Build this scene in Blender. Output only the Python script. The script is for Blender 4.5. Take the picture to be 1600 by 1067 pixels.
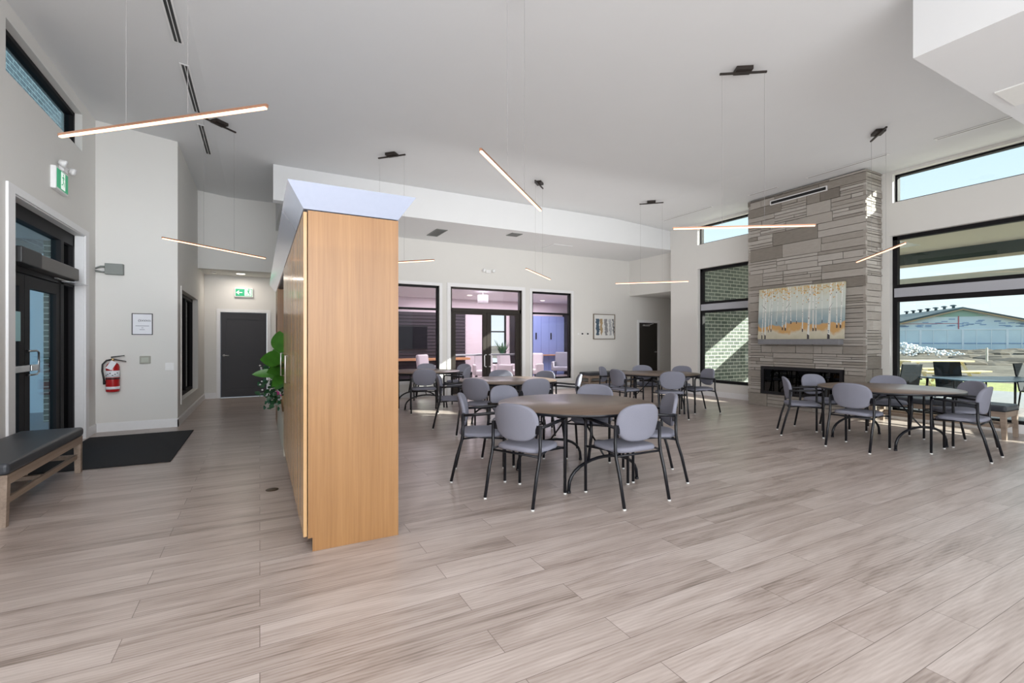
import bpy, bmesh, math, random
from mathutils import Vector, Matrix
PI = math.pi
for o in list(bpy.data.objects): bpy.data.objects.remove(o)
SC = bpy.context.scene; COL = SC.collection
# ------------------------------------------------------------------ camera
CAMZ = 1.38; YAW = 0.49255; FPX = 734.16
cam = bpy.data.cameras.new('camera'); camo = bpy.data.objects.new('camera', cam); COL.objects.link(camo)
cam.sensor_width = 36.0; cam.lens = 36.0*FPX/1600.0; cam.shift_y = -0.5/1600.0; cam.clip_end = 500; cam.clip_start = .02
camo.location = (0, 0, CAMZ); camo.rotation_euler = (PI/2, 0, -YAW)
SC.camera = camo
# ------------------------------------------------------------------ world, sun, exposure
SC.view_settings.view_transform = 'Standard'; SC.view_settings.look = 'None'
SC.view_settings.gamma = 1.0; SC.view_settings.exposure = -0.08; SC.view_settings.use_curve_mapping = False
w = bpy.data.worlds.new('sky'); SC.world = w; w.use_nodes = True
nt = w.node_tree; nt.nodes.clear()
tc = nt.nodes.new('ShaderNodeTexCoord'); sx = nt.nodes.new('ShaderNodeSeparateXYZ'); cr = nt.nodes.new('ShaderNodeValToRGB')
bg = nt.nodes.new('ShaderNodeBackground'); wo = nt.nodes.new('ShaderNodeOutputWorld')
nt.links.new(tc.outputs['Generated'], sx.inputs[0]); nt.links.new(sx.outputs['Z'], cr.inputs[0])
cr.color_ramp.elements[0].position = 0.0; cr.color_ramp.elements[0].color = (.91, .97, 1, 1)
cr.color_ramp.elements[1].position = .75; cr.color_ramp.elements[1].color = (.25, .48, .85, 1)
e = cr.color_ramp.elements.new(.22); e.color = (.74, .89, 1, 1)
nt.links.new(cr.outputs[0], bg.inputs[0]); bg.inputs[1].default_value = 1.3; nt.links.new(bg.outputs[0], wo.inputs[0])
sun = bpy.data.lights.new('sun', 'SUN'); sun.energy = 18; sun.angle = .009; sun.color = (1, .95, .86)
so = bpy.data.objects.new('sun', sun); COL.objects.link(so)
so.rotation_euler = Vector((-1, .72, -.575)).to_track_quat('-Z', 'Y').to_euler(); so.location = (14, -6, 9)
def area(name, loc, aim, sx_, sy_, power, color=(1, 1, 1), spread=PI):
    l = bpy.data.lights.new(name, 'AREA'); l.shape = 'RECTANGLE'; l.size = sx_; l.size_y = sy_; l.energy = power; l.color = color; l.spread = spread
    o = bpy.data.objects.new(name, l); COL.objects.link(o); o.location = loc
    o.rotation_euler = (Vector(aim)-Vector(loc)).to_track_quat('-Z', 'Y').to_euler(); return o
area('rear_fill', (1.6, -4.6, 2.3), (3.0, 6, 1.9), 7, 3.2, 540, (.94, .96, 1))  # large fill lamp added behind the camera, free of any window
area('daylight_right_windows', (9.6, 3.0, 2.4), (2, 5, 1.6), 3.4, 2.6, 15, (.95, .97, 1))
area('ceiling_upfill', (4.2, 3.6, 2.0), (4.2, 3.6, 5), 11, 12, 105, (1, .985, .98))  # added lamp facing up to brighten the ceiling, imitating floor bounce
area('soffit_upfill', (5.4, 10.35, .5), (5.4, 10.35, 5), 8.4, 1.6, 34, (1, .97, .93), 2.2)  # added lamp brightening the soffit underside in place of bounced sun
area('back_wall_fill', (5.2, 6.2, 3.4), (5.6, 11.3, 2.9), 7, 1.2, 40, (1, .99, .97), 2.0)  # added lamp in mid-room to brighten the back wall
area('lounge_fill', (7.5, 14.2, 2.9), (7.5, 14.2, 0), 6, 3.5, 300, (1, .97, .98))  # added overhead fill lamp for the lounge
area('hall_downlight', (-.4, 12.85, 2.93), (-.4, 12.85, 0), .3, .3, 9, (1, .90, .80))
area('entry_wall_fill', (-1.3, 3.2, 2.6), (-1.65, 9.24, 2.4), 1.0, 1.6, 10, (.90, .96, 1), .9)  # added lamp inside the room, aimed to brighten the entry return wall
fl = bpy.data.lights.new('flash_lamp', 'POINT'); fl.energy = 100; fl.shadow_soft_size = .07; fl.color = (.97, .98, 1)
flo = bpy.data.objects.new('flash_lamp', fl); COL.objects.link(flo); flo.location = (-.3, .8, 2.13)
SC.cycles.max_bounces = 10; SC.cycles.diffuse_bounces = 5; SC.cycles.glossy_bounces = 4; SC.cycles.transparent_max_bounces = 12
SC.cycles.use_denoising = True; SC.cycles.sample_clamp_indirect = 6
# ------------------------------------------------------------------ materials
MATS = {}
def mat(name, col, rough=.6, metal=0.0, emit=None, es=0, spec=.5, noise=0, nscale=30, coat=0, bump=0, bscale=300):
    if name in MATS: return MATS[name]
    m = bpy.data.materials.new(name); m.use_nodes = True; t = m.node_tree; b = t.nodes['Principled BSDF']
    b.inputs['Base Color'].default_value = (*col, 1); b.inputs['Roughness'].default_value = rough
    b.inputs['Metallic'].default_value = metal; b.inputs['Specular IOR Level'].default_value = spec
    b.inputs['Coat Weight'].default_value = coat
    if emit: b.inputs['Emission Color'].default_value = (*emit, 1); b.inputs['Emission Strength'].default_value = es
    tc_ = t.nodes.new('ShaderNodeTexCoord')
    nz = t.nodes.new('ShaderNodeTexNoise'); nz.inputs['Scale'].default_value = nscale; nz.inputs['Detail'].default_value = 4
    t.links.new(tc_.outputs['Object'], nz.inputs['Vector'])
    mx = t.nodes.new('ShaderNodeMix'); mx.data_type = 'RGBA'
    k = noise if noise else .03
    mx.inputs[6].default_value = tuple(c*(1-k) for c in col)+(1,); mx.inputs[7].default_value = tuple(min(1, c*(1+k)) for c in col)+(1,)
    t.links.new(nz.outputs['Fac'], mx.inputs[0]); t.links.new(mx.outputs[2], b.inputs['Base Color'])
    if bump:
        n2 = t.nodes.new('ShaderNodeTexNoise'); n2.inputs['Scale'].default_value = bscale; n2.inputs['Detail'].default_value = 3
        t.links.new(tc_.outputs['Object'], n2.inputs['Vector'])
        bp = t.nodes.new('ShaderNodeBump'); bp.inputs['Strength'].default_value = bump; bp.inputs['Distance'].default_value = .004
        t.links.new(n2.outputs['Fac'], bp.inputs['Height']); t.links.new(bp.outputs[0], b.inputs['Normal'])
    MATS[name] = m; return m
def glassmat(name, tint=(1, 1, 1), refl=1.0, ior=1.5):
    m = bpy.data.materials.new(name); m.use_nodes = True; t = m.node_tree; t.nodes.clear()
    o = t.nodes.new('ShaderNodeOutputMaterial'); tr = t.nodes.new('ShaderNodeBsdfTransparent'); gl = t.nodes.new('ShaderNodeBsdfGlossy')
    lw = t.nodes.new('ShaderNodeLayerWeight'); lw.inputs[0].default_value = .5; mx = t.nodes.new('ShaderNodeMixShader')
    pw = t.nodes.new('ShaderNodeMath'); pw.operation = 'POWER'; pw.inputs[1].default_value = 5; t.links.new(lw.outputs['Facing'], pw.inputs[0])
    mu = t.nodes.new('ShaderNodeMath'); mu.operation = 'MULTIPLY_ADD'; mu.inputs[1].default_value = .9*refl; mu.inputs[2].default_value = .045*refl
    tr.inputs[0].default_value = (*tint, 1); gl.inputs['Roughness'].default_value = .01
    t.links.new(pw.outputs[0], mu.inputs[0]); t.links.new(mu.outputs[0], mx.inputs[0])
    t.links.new(tr.outputs[0], mx.inputs[1]); t.links.new(gl.outputs[0], mx.inputs[2]); t.links.new(mx.outputs[0], o.inputs[0])
    return m
def N(t, typ, **kw):
    n = t.nodes.new(typ)
    for k, v in kw.items():
        if hasattr(n, k): setattr(n, k, v)
        else: n.inputs[k].default_value = v
    return n
def floor_mat():
    m = bpy.data.materials.new('plank_floor'); m.use_nodes = True; t = m.node_tree; b = t.nodes['Principled BSDF']; L = t.links.new
    tc_ = N(t, 'ShaderNodeTexCoord')
    br = N(t, 'ShaderNodeTexBrick', offset=.37, offset_frequency=2)
    br.inputs['Scale'].default_value = 1; br.inputs['Brick Width'].default_value = 1.52; br.inputs['Row Height'].default_value = .185
    br.inputs['Mortar Size'].default_value = .0016; br.inputs['Mortar Smooth'].default_value = .1
    br.inputs['Color1'].default_value = (0, 0, 0, 1); br.inputs['Color2'].default_value = (1, 1, 1, 1); br.inputs['Mortar'].default_value = (.5, .5, .5, 1)
    L(tc_.outputs['Object'], br.inputs['Vector'])
    # grain, shifted from plank to plank
    sc = N(t, 'ShaderNodeVectorMath', operation='MULTIPLY_ADD')
    L(br.outputs['Color'], sc.inputs[0]); sc.inputs[1].default_value = (13, 7, 5); L(tc_.outputs['Object'], sc.inputs[2])
    mp = N(t, 'ShaderNodeMapping'); mp.inputs['Scale'].default_value = (1.0, 9, 1); L(sc.outputs[0], mp.inputs['Vector'])
    n1 = N(t, 'ShaderNodeTexNoise'); n1.inputs['Scale'].default_value = 1.15; n1.inputs['Detail'].default_value = 6; n1.inputs['Roughness'].default_value = .6; n1.inputs['Distortion'].default_value = .7
    L(mp.outputs[0], n1.inputs['Vector'])
    mp2 = N(t, 'ShaderNodeMapping'); mp2.inputs['Scale'].default_value = (3, 60, 1); L(sc.outputs[0], mp2.inputs['Vector'])
    n2 = N(t, 'ShaderNodeTexNoise'); n2.inputs['Scale'].default_value = 2.0; n2.inputs['Detail'].default_value = 5; L(mp2.outputs[0], n2.inputs['Vector'])
    mp3 = N(t, 'ShaderNodeMapping'); mp3.inputs['Scale'].default_value = (1.3, 7, 1); L(sc.outputs[0], mp3.inputs['Vector'])
    wv = N(t, 'ShaderNodeTexWave', wave_type='RINGS', rings_direction='Z'); wv.inputs['Scale'].default_value = 2.2; wv.inputs['Distortion'].default_value = 5; wv.inputs['Detail'].default_value = 2; wv.inputs['Detail Scale'].default_value = .8
    L(mp3.outputs[0], wv.inputs['Vector'])
    def mth(op, a, b_):
        n = N(t, 'ShaderNodeMath', operation=op)
        for i, v in enumerate((a, b_)):
            if isinstance(v, (int, float)): n.inputs[i].default_value = v
            else: L(v, n.inputs[i])
        return n.outputs[0]
    bw = N(t, 'ShaderNodeRGBToBW'); L(br.outputs['Color'], bw.inputs[0])
    f = mth('ADD', mth('MULTIPLY', bw.outputs[0], .15), mth('MULTIPLY', n1.outputs['Fac'], .72))
    f = mth('ADD', f, mth('MULTIPLY', n2.outputs['Fac'], .26)); f = mth('ADD', f, mth('MULTIPLY', wv.outputs['Fac'], .07))
    cr = N(t, 'ShaderNodeValToRGB'); L(f, cr.inputs[0]); r = cr.color_ramp
    r.elements[0].position = .36; r.elements[0].color = (.185, .145, .12, 1)
    r.elements[1].position = .77; r.elements[1].color = (.53, .46, .425, 1)
    q = r.elements.new(.52); q.color = (.37, .305, .272, 1)
    mx = N(t, 'ShaderNodeMix', data_type='RGBA'); L(br.outputs['Fac'], mx.inputs[0]); L(cr.outputs[0], mx.inputs[6]); mx.inputs[7].default_value = (.16, .125, .105, 1)
    L(mx.outputs[2], b.inputs['Base Color'])
    rg = mth('ADD', mth('MULTIPLY', n2.outputs['Fac'], .14), .24); L(rg, b.inputs['Roughness'])
    bp = N(t, 'ShaderNodeBump'); bp.inputs['Strength'].default_value = .12; bp.inputs['Distance'].default_value = .003; L(n2.outputs['Fac'], bp.inputs['Height']); L(bp.outputs[0], b.inputs['Normal'])
    b.inputs['Specular IOR Level'].default_value = .5
    return m
def wood_mat(name, c1, c2, axis='z', scale=1.0, rough=.35, coat=0):
    m = bpy.data.materials.new(name); m.use_nodes = True; t = m.node_tree; b = t.nodes['Principled BSDF']; L = t.links.new
    tc_ = N(t, 'ShaderNodeTexCoord'); mp = N(t, 'ShaderNodeMapping')
    mp.inputs['Scale'].default_value = {'z': (30, 30, .8), 'x': (.8, 30, 30), 'y': (30, .8, 30)}[axis]
    L(tc_.outputs['Object'], mp.inputs['Vector'])
    n1 = N(t, 'ShaderNodeTexNoise'); n1.inputs['Scale'].default_value = 2.2*scale; n1.inputs['Detail'].default_value = 5; n1.inputs['Roughness'].default_value = .65; L(mp.outputs[0], n1.inputs['Vector'])
    mp2 = N(t, 'ShaderNodeMapping'); mp2.inputs['Scale'].default_value = {'z': (9, 9, .12), 'x': (.12, 9, 9), 'y': (9, .12, 9)}[axis]; L(tc_.outputs['Object'], mp2.inputs['Vector'])
    n2 = N(t, 'ShaderNodeTexNoise'); n2.inputs['Scale'].default_value = 1.0*scale; n2.inputs['Detail'].default_value = 2; L(mp2.outputs[0], n2.inputs['Vector'])
    ad = N(t, 'ShaderNodeMix', data_type='FLOAT'); ad.inputs[0].default_value = .5; L(n1.outputs['Fac'], ad.inputs[2]); L(n2.outputs['Fac'], ad.inputs[3])
    cr = N(t, 'ShaderNodeValToRGB'); L(ad.outputs[0], cr.inputs[0])
    cr.color_ramp.elements[0].position = .33; cr.color_ramp.elements[0].color = (*c1, 1)
    cr.color_ramp.elements[1].position = .67; cr.color_ramp.elements[1].color = (*c2, 1)
    L(cr.outputs[0], b.inputs['Base Color']); b.inputs['Roughness'].default_value = rough; b.inputs['Coat Weight'].default_value = coat
    MATS[name] = m; return m
def brick_mat(name, c1, c2, mortar, plane='xz'):
    m = bpy.data.materials.new(name); m.use_nodes = True; t = m.node_tree; b = t.nodes['Principled BSDF']; L = t.links.new
    tc_ = N(t, 'ShaderNodeTexCoord'); s = N(t, 'ShaderNodeSeparateXYZ'); c = N(t, 'ShaderNodeCombineXYZ'); L(tc_.outputs['Object'], s.inputs[0])
    ad = N(t, 'ShaderNodeMath', operation='ADD'); L(s.outputs['X'], ad.inputs[0]); L(s.outputs['Y'], ad.inputs[1])
    L(ad.outputs[0], c.inputs['X']); L(s.outputs['Z'], c.inputs['Y'])
    br = N(t, 'ShaderNodeTexBrick'); br.inputs['Scale'].default_value = 1; br.inputs['Brick Width'].default_value = .27; br.inputs['Row Height'].default_value = .098
    br.inputs['Mortar Size'].default_value = .010; br.inputs['Color1'].default_value = (*c1, 1); br.inputs['Color2'].default_value = (*c2, 1); br.inputs['Mortar'].default_value = (*mortar, 1)
    L(c.outputs[0], br.inputs['Vector']); L(br.outputs['Color'], b.inputs['Base Color']); b.inputs['Roughness'].default_value = .85
    bp = N(t, 'ShaderNodeBump'); bp.inputs['Strength'].default_value = .6; bp.inputs['Distance'].default_value = -.01; L(br.outputs['Fac'], bp.inputs['Height']); L(bp.outputs[0], b.inputs['Normal'])
    MATS[name] = m; return m
def tone_mat(name, ramp, rough=.8, nscale=9, namt=.25, bump=.35):
    """colour picked per stone from the 'tone' attribute, varied with noise"""
    m = bpy.data.materials.new(name); m.use_nodes = True; t = m.node_tree; b = t.nodes['Principled BSDF']; L = t.links.new
    at = N(t, 'ShaderNodeAttribute', attribute_name='tone'); tc_ = N(t, 'ShaderNodeTexCoord')
    mp = N(t, 'ShaderNodeMapping'); mp.inputs['Scale'].default_value = (1, 1, 3.5); L(tc_.outputs['Object'], mp.inputs['Vector'])
    nz = N(t, 'ShaderNodeTexNoise'); nz.inputs['Scale'].default_value = nscale; nz.inputs['Detail'].default_value = 6; L(mp.outputs[0], nz.inputs['Vector'])
    m1 = N(t, 'ShaderNodeMath', operation='MULTIPLY_ADD'); L(nz.outputs['Fac'], m1.inputs[0]); m1.inputs[1].default_value = namt; m1.inputs[2].default_value = -namt/2
    m2 = N(t, 'ShaderNodeMath', operation='ADD'); L(at.outputs['Fac'], m2.inputs[0]); L(m1.outputs[0], m2.inputs[1])
    cr = N(t, 'ShaderNodeValToRGB'); L(m2.outputs[0], cr.inputs[0]); r = cr.color_ramp
    r.elements[0].position = ramp[0][0]; r.elements[0].color = (*ramp[0][1], 1); r.elements[1].position = ramp[-1][0]; r.elements[1].color = (*ramp[-1][1], 1)
    for p, c in ramp[1:-1]: q = r.elements.new(p); q.color = (*c, 1)
    L(cr.outputs[0], b.inputs['Base Color']); b.inputs['Roughness'].default_value = rough
    bp = N(t, 'ShaderNodeBump'); bp.inputs['Strength'].default_value = bump; bp.inputs['Distance'].default_value = .01; L(nz.outputs['Fac'], bp.inputs['Height']); L(bp.outputs[0], b.inputs['Normal'])
    return m
def art_mat():
    m = bpy.data.materials.new('woodland_canvas'); m.use_nodes = True; t = m.node_tree; b = t.nodes['Principled BSDF']; L = t.links.new
    tc_ = N(t, 'ShaderNodeTexCoord'); s = N(t, 'ShaderNodeSeparateXYZ'); L(tc_.outputs['Object'], s.inputs[0])
    nz = N(t, 'ShaderNodeTexNoise'); nz.inputs['Scale'].default_value = 5; nz.inputs['Detail'].default_value = 4; L(tc_.outputs['Object'], nz.inputs['Vector'])
    a = N(t, 'ShaderNodeMath', operation='MULTIPLY_ADD'); L(nz.outputs['Fac'], a.inputs[0]); a.inputs[1].default_value = .36; zo = N(t, 'ShaderNodeMath', operation='SUBTRACT'); L(s.outputs['Z'], zo.inputs[0]); zo.inputs[1].default_value = .07; L(zo.outputs[0], a.inputs[2])
    d = N(t, 'ShaderNodeMath', operation='MULTIPLY'); L(a.outputs[0], d.inputs[0]); d.inputs[1].default_value = .86
    cr = N(t, 'ShaderNodeValToRGB'); L(d.outputs[0], cr.inputs[0]); r = cr.color_ramp
    pts = [(.06, (.50, .47, .34)), (.20, (.62, .58, .46)), (.26, (.60, .36, .14)), (.34, (.60, .36, .15)), (.37, (.26, .37, .42)), (.48, (.40, .49, .50)), (.62, (.55, .60, .56)), (.85, (.58, .61, .54)), (1.0, (.56, .50, .33))]
    r.elements[0].position = pts[0][0]; r.elements[0].color = (*pts[0][1], 1); r.elements[1].position = pts[-1][0]; r.elements[1].color = (*pts[-1][1], 1)
    for p, c in pts[1:-1]: q = r.elements.new(p); q.color = (*c, 1)
    L(cr.outputs[0], b.inputs['Base Color']); b.inputs['Roughness'].default_value = .7
    return m
WALL = mat('wall_paint', (.70, .69, .665), .7, noise=.015, nscale=3)
CEIL = mat('ceiling_paint', (.70, .71, .72), .75, noise=.015, nscale=3)
TRIM = mat('white_trim', (.78, .78, .79), .45)
BLACKF = mat('black_window_frame', (.008, .0075, .009), .6, spec=.2)
BRONZE = mat('dark_bronze', (.026, .020, .017), .45, noise=.2, spec=.3)
GLASS = glassmat('window_glass', (.93, .97, .96), .8)
GLASSI = glassmat('lounge_glass', (.98, .96, 1.0), .25)
GLASSL = glassmat('entrance_glass', (.78, .93, .97), .5)
GLASSD = glassmat('firebox_glass', (.25, .27, .27), 1.6)
FLOOR = floor_mat()
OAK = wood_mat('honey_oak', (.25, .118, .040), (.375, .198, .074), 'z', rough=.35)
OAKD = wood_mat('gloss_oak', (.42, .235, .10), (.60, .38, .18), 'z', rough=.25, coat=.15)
LAM = wood_mat('walnut_laminate', (.12, .078, .055), (.19, .135, .10), 'x', .5, rough=.3)
LAM.node_tree.nodes['Principled BSDF'].inputs['Specular IOR Level'].default_value = .3
BENCHW = wood_mat('weathered_wood', (.20, .15, .115), (.36, .28, .22), 'y', 1, rough=.6)
VINYL = mat('charcoal_vinyl', (.040, .045, .055), .42, bump=.15, bscale=500)
FAB = mat('grey_fabric', (.235, .24, .295), .9, noise=.12, nscale=220, bump=.25, bscale=600)
STEELB = mat('black_steel', (.009, .010, .014), .3, spec=.4)
GLIDE = mat('white_glide', (.75, .75, .74), .5)
STEEL = mat('satin_steel', (.55, .55, .56), .28, metal=1)
FASC = mat('blue_grey_metal', (.55, .63, .80), .12, metal=.5)
DOORG = mat('charcoal_door', (.024, .022, .027), .5, spec=.4)
MATB = mat('black_floor_mat', (.012, .012, .014), .95, noise=.5, nscale=60, bump=.6, bscale=200)
BRICK = brick_mat('grey_green_brick', (.085, .11, .09), (.15, .18, .15), (.52, .54, .47))
SOFF = mat('beige_soffit_boards', (.52, .48, .38), .7, noise=.06, nscale=8)
STONE = tone_mat('ledge_stone', [(.0, (.15, .13, .11)), (.3, (.24, .215, .185)), (.55, (.345, .315, .28)), (.8, (.43, .40, .365)), (1, (.50, .47, .435))])
GROUT = mat('stone_mortar', (.10, .088, .075), .9)
RED = mat('red_enamel', (.42, .012, .015), .25)
BLK = mat('black_rubber', (.01, .01, .011), .5)
WHITE = mat('white_plastic', (.80, .80, .80), .4)
PAPER = mat('white_paper', (.78, .79, .84), .6)
BRASS = mat('brass', (.6, .42, .2), .3, metal=1)
GREEN = mat('exit_green', (.0, .28, .12), .4, emit=(0, .30, .13), es=.5)
LEAF = mat('leaf_green', (.06, .22, .025), .4, noise=.35, nscale=14)
LEAFD = mat('dark_leaf_green', (.018, .085, .03), .4, noise=.35, nscale=20)
PINK = mat('pink_ribbon', (.9, .12, .5), .5)
GREYBOX = mat('grey_box_enamel', (.20, .215, .205), .5)
CONC = mat('concrete', (.26, .27, .28), .85, noise=.1, nscale=4, bump=.2)
LIT = mat('lamp_diffuser', (1, .85, .7), .5, emit=(1, .52, .28), es=2.6)
LITW = mat('white_lamp_diffuser', (1, .95, .85), .5, emit=(1, .92, .78), es=4)
COPPER = mat('copper_rod', (.42, .22, .14), .35, metal=.6)
# ------------------------------------------------------------------ mesh helpers
class MB:
    def __init__(s): s.v = []; s.f = []; s.mi = []; s.tone = None; s.cm = 0; s.sm = []; s.smooth = False
    def _add(s, vs, fs, tone=None):
        b = len(s.v); s.v += [tuple(p) for p in vs]
        for f in fs: s.f.append(tuple(b+i for i in f)); s.mi.append(s.cm); s.sm.append(s.smooth)
        if s.tone is not None: s.tone += [tone if tone is not None else .5]*len(vs)
        return s
    def box(s, x0, y0, z0, x1, y1, z1, tone=None, M=None):
        vs = [Vector((x, y, z)) for z in (z0, z1) for y in (y0, y1) for x in (x0, x1)]
        if M is not None: vs = [M @ v for v in vs]
        return s._add(vs, [(0, 2, 3, 1), (4, 5, 7, 6), (0, 1, 5, 4), (2, 6, 7, 3), (0, 4, 6, 2), (1, 3, 7, 5)], tone)
    def rbox(s, x0, y0, z0, x1, y1, z1, r=.01, M=None):
        """box with rounded edges"""
        bm = bmesh.new(); bmesh.ops.create_cube(bm, size=1)
        for v in bm.verts: v.co = Vector(((x0+x1)/2+v.co.x*(x1-x0), (y0+y1)/2+v.co.y*(y1-y0), (z0+z1)/2+v.co.z*(z1-z0)))
        bmesh.ops.bevel(bm, geom=bm.edges[:], offset=r, segments=3, profile=.5, affect='EDGES')
        if M is not None: bm.transform(M)
        bm.verts.index_update(); s._add([v.co for v in bm.verts], [[v.index for v in f.verts] for f in bm.faces]); bm.free(); return s
    def prism(s, pts, z0, z1, M=None, taper=None):
        n = len(pts); top = pts if taper is None else taper
        vs = [Vector((p[0], p[1], z0)) for p in pts]+[Vector((p[0], p[1], z1)) for p in top]
        if M is not None: vs = [M @ v for v in vs]
        return s._add(vs, [tuple(range(n-1, -1, -1)), tuple(range(n, 2*n))]+[(i, (i+1) % n, n+(i+1) % n, n+i) for i in range(n)])
    def tube(s, path, r, seg=8, cap=True):
        P = [Vector(p) for p in path]; n = len(P); rings = []
        rr = r if isinstance(r, (list, tuple)) else [r]*n
        ref = None
        for i in range(n):
            d = (P[min(i+1, n-1)]-P[max(i-1, 0)]).normalized()
            if ref is None: ref = Vector((0, 0, 1)) if abs(d.z) < .9 else Vector((1, 0, 0))
            a = d.cross(ref).normalized(); b = d.cross(a).normalized(); ref = a.cross(d).normalized()*1.0
            ref = -b
            rings.append([P[i]+(a*math.cos(2*PI*k/seg)+b*math.sin(2*PI*k/seg))*rr[i] for k in range(seg)])
        vs = [v for R in rings for v in R]; fs = []
        for i in range(n-1):
            for k in range(seg):
                k2 = (k+1) % seg; fs.append((i*seg+k, (i+1)*seg+k, (i+1)*seg+k2, i*seg+k2))
        if cap: fs += [tuple(range(seg)), tuple(range(n*seg-1, (n-1)*seg-1, -1))]
        sm = s.smooth; s.smooth = seg > 5; s._add(vs, fs); s.smooth = sm; return s
    def lathe(s, prof, c=(0, 0, 0), seg=24, M=None):
        vs = []; fs = []; n = len(prof)
        for r, z in prof:
            for k in range(seg): vs.append(Vector((c[0]+r*math.cos(2*PI*k/seg), c[1]+r*math.sin(2*PI*k/seg), c[2]+z)))
        if M is not None: vs = [M @ v for v in vs]
        for i in range(n-1):
            for k in range(seg):
                k2 = (k+1) % seg; fs.append((i*seg+k, i*seg+k2, (i+1)*seg+k2, (i+1)*seg+k))
        fs += [tuple(range(seg-1, -1, -1)), tuple((n-1)*seg+k for k in range(seg))]
        sm = s.smooth; s.smooth = True; s._add(vs, fs); s.smooth = sm; return s
    def build(s, name, m, parent=None, loc=None, rot=None):
        me = bpy.data.meshes.new(name); me.from_pydata(s.v, [], s.f)
        for mm in (m if isinstance(m, (list, tuple)) else [m]): me.materials.append(mm)
        me.polygons.foreach_set('material_index', s.mi); me.polygons.foreach_set('use_smooth', s.sm)
        if s.tone is not None:
            a = me.attributes.new('tone', 'FLOAT', 'POINT'); a.data.foreach_set('value', s.tone)
        me.update(); me.validate()
        bm = bmesh.new(); bm.from_mesh(me); bmesh.ops.recalc_face_normals(bm, faces=bm.faces[:]); bm.to_mesh(me); bm.free()
        o = bpy.data.objects.new(name, me); COL.objects.link(o)
        if parent: o.parent = parent
        if loc: o.location = loc
        if rot: o.rotation_euler = rot
        return o
def tag(o, label, cat, group=None):
    o['label'] = label; o['category'] = cat
    if group: o['group'] = group
    return o
def thing(name, label, cat, loc=(0, 0, 0), rz=0, group=None):
    o = bpy.data.objects.new(name, None); COL.objects.link(o); o.empty_display_size = .1
    o.location = loc; o.rotation_euler = (0, 0, rz); return tag(o, label, cat, group)
def struct(o): o['kind'] = 'structure'; return o
def kids(o): return [c for c in bpy.data.objects if c.parent == o]
def copy_tree(o, parent=None, tree=None):
    c = o.copy(); COL.objects.link(c); c.parent = parent
    for ch in tree[o.name] if tree else kids(o): copy_tree(ch, c, tree)
    return c
def tree_of(o, d=None):
    d = {} if d is None else d; d[o.name] = kids(o)
    for k in d[o.name]: tree_of(k, d)
    return d
def wall_cells(mb, axis, a0, a1, u0, u1, z0, z1, holes):
    us = sorted({u0, u1}|{h[0] for h in holes}|{h[1] for h in holes}); zs = sorted({z0, z1}|{h[2] for h in holes}|{h[3] for h in holes})
    us = [u for u in us if u0 <= u <= u1]; zs = [z for z in zs if z0 <= z <= z1]
    for i in range(len(us)-1):
        run = None
        for j in range(len(zs)-1):
            uc = (us[i]+us[i+1])/2; zc_ = (zs[j]+zs[j+1])/2
            hole = any(h[0] < uc < h[1] and h[2] < zc_ < h[3] for h in holes)
            if not hole: run = [zs[j], zs[j+1]] if run is None else [run[0], zs[j+1]]
            if (hole or j == len(zs)-2) and run:
                if axis == 'x': mb.box(a0, us[i], run[0], a1, us[i+1], run[1])
                else: mb.box(us[i], a0, run[0], us[i+1], a1, run[1])
                run = None
    return mb
# ------------------------------------------------------------------ setting: room shell
XL, XR, YB, YX, YH = -2.19, 10.0, 11.34, 9.24, 13.37
def zc(x, y=0):
    if x > 8: return 4.53-(x-8)*.055
    if x < -.6: return 4.53+(-.6-x)*.12
    return 4.53
struct(MB().box(-2.5, -6, -.1, 13.8, 18, 0).build('floor', FLOOR))
mb = MB()
xs = [-2.6, -.6, .2, 8, 10.3]
for i in range(len(xs)-1):
    x0, x1 = xs[i], xs[i+1]; y1 = 12.5 if x0 < .2 else 9.45
    a, b = zc(x0), zc(x1)
    mb._add([(x0, -6, a), (x1, -6, b), (x1, y1, b), (x0, y1, a), (x0, -6, a+.2), (x1, -6, b+.2), (x1, y1, b+.2), (x0, y1, a+.2)],
            [(0, 3, 2, 1), (4, 5, 6, 7), (0, 1, 5, 4), (1, 2, 6, 5), (2, 3, 7, 6), (3, 0, 4, 7)])
mb.box(.2, 9.45, 4.53, .36, 12.5, 4.73)
struct(mb.build('ceiling', CEIL))
# left wall with door opening and clerestory
DL0, DL1, DLZ = 6.54, 8.72, 2.87
wl = MB(); wall_cells(wl, 'x', XL-.22, XL, -6, YX+.2, 0, 9.0, [(DL0, DL1, 0, DLZ), (6.39, 8.64, 4.03, 4.55)]); struct(wl.build('wall_left', WALL))  # unseen height above the ceiling added to keep sun off the entrance court
mb = MB(); mb.box(XL-.02, YX, 0, -1.17, YX+.22, 5); mb.build('wall_entry_return', WALL)['kind'] = 'structure'
wh = MB(); wall_cells(wh, 'x', -1.39, -1.17, YX+.22, YH+.3, 0, 5, [(9.62, 11.92, .38, 2.25)]); struct(wh.build('wall_hall', WALL))
wf = MB(); wall_cells(wf, 'y', YH, YH+.2, -1.2, .6, 0, 3.1, [(-.845, .16, 0, 2.09)]); struct(wf.build('wall_hall_end', WALL))
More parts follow.
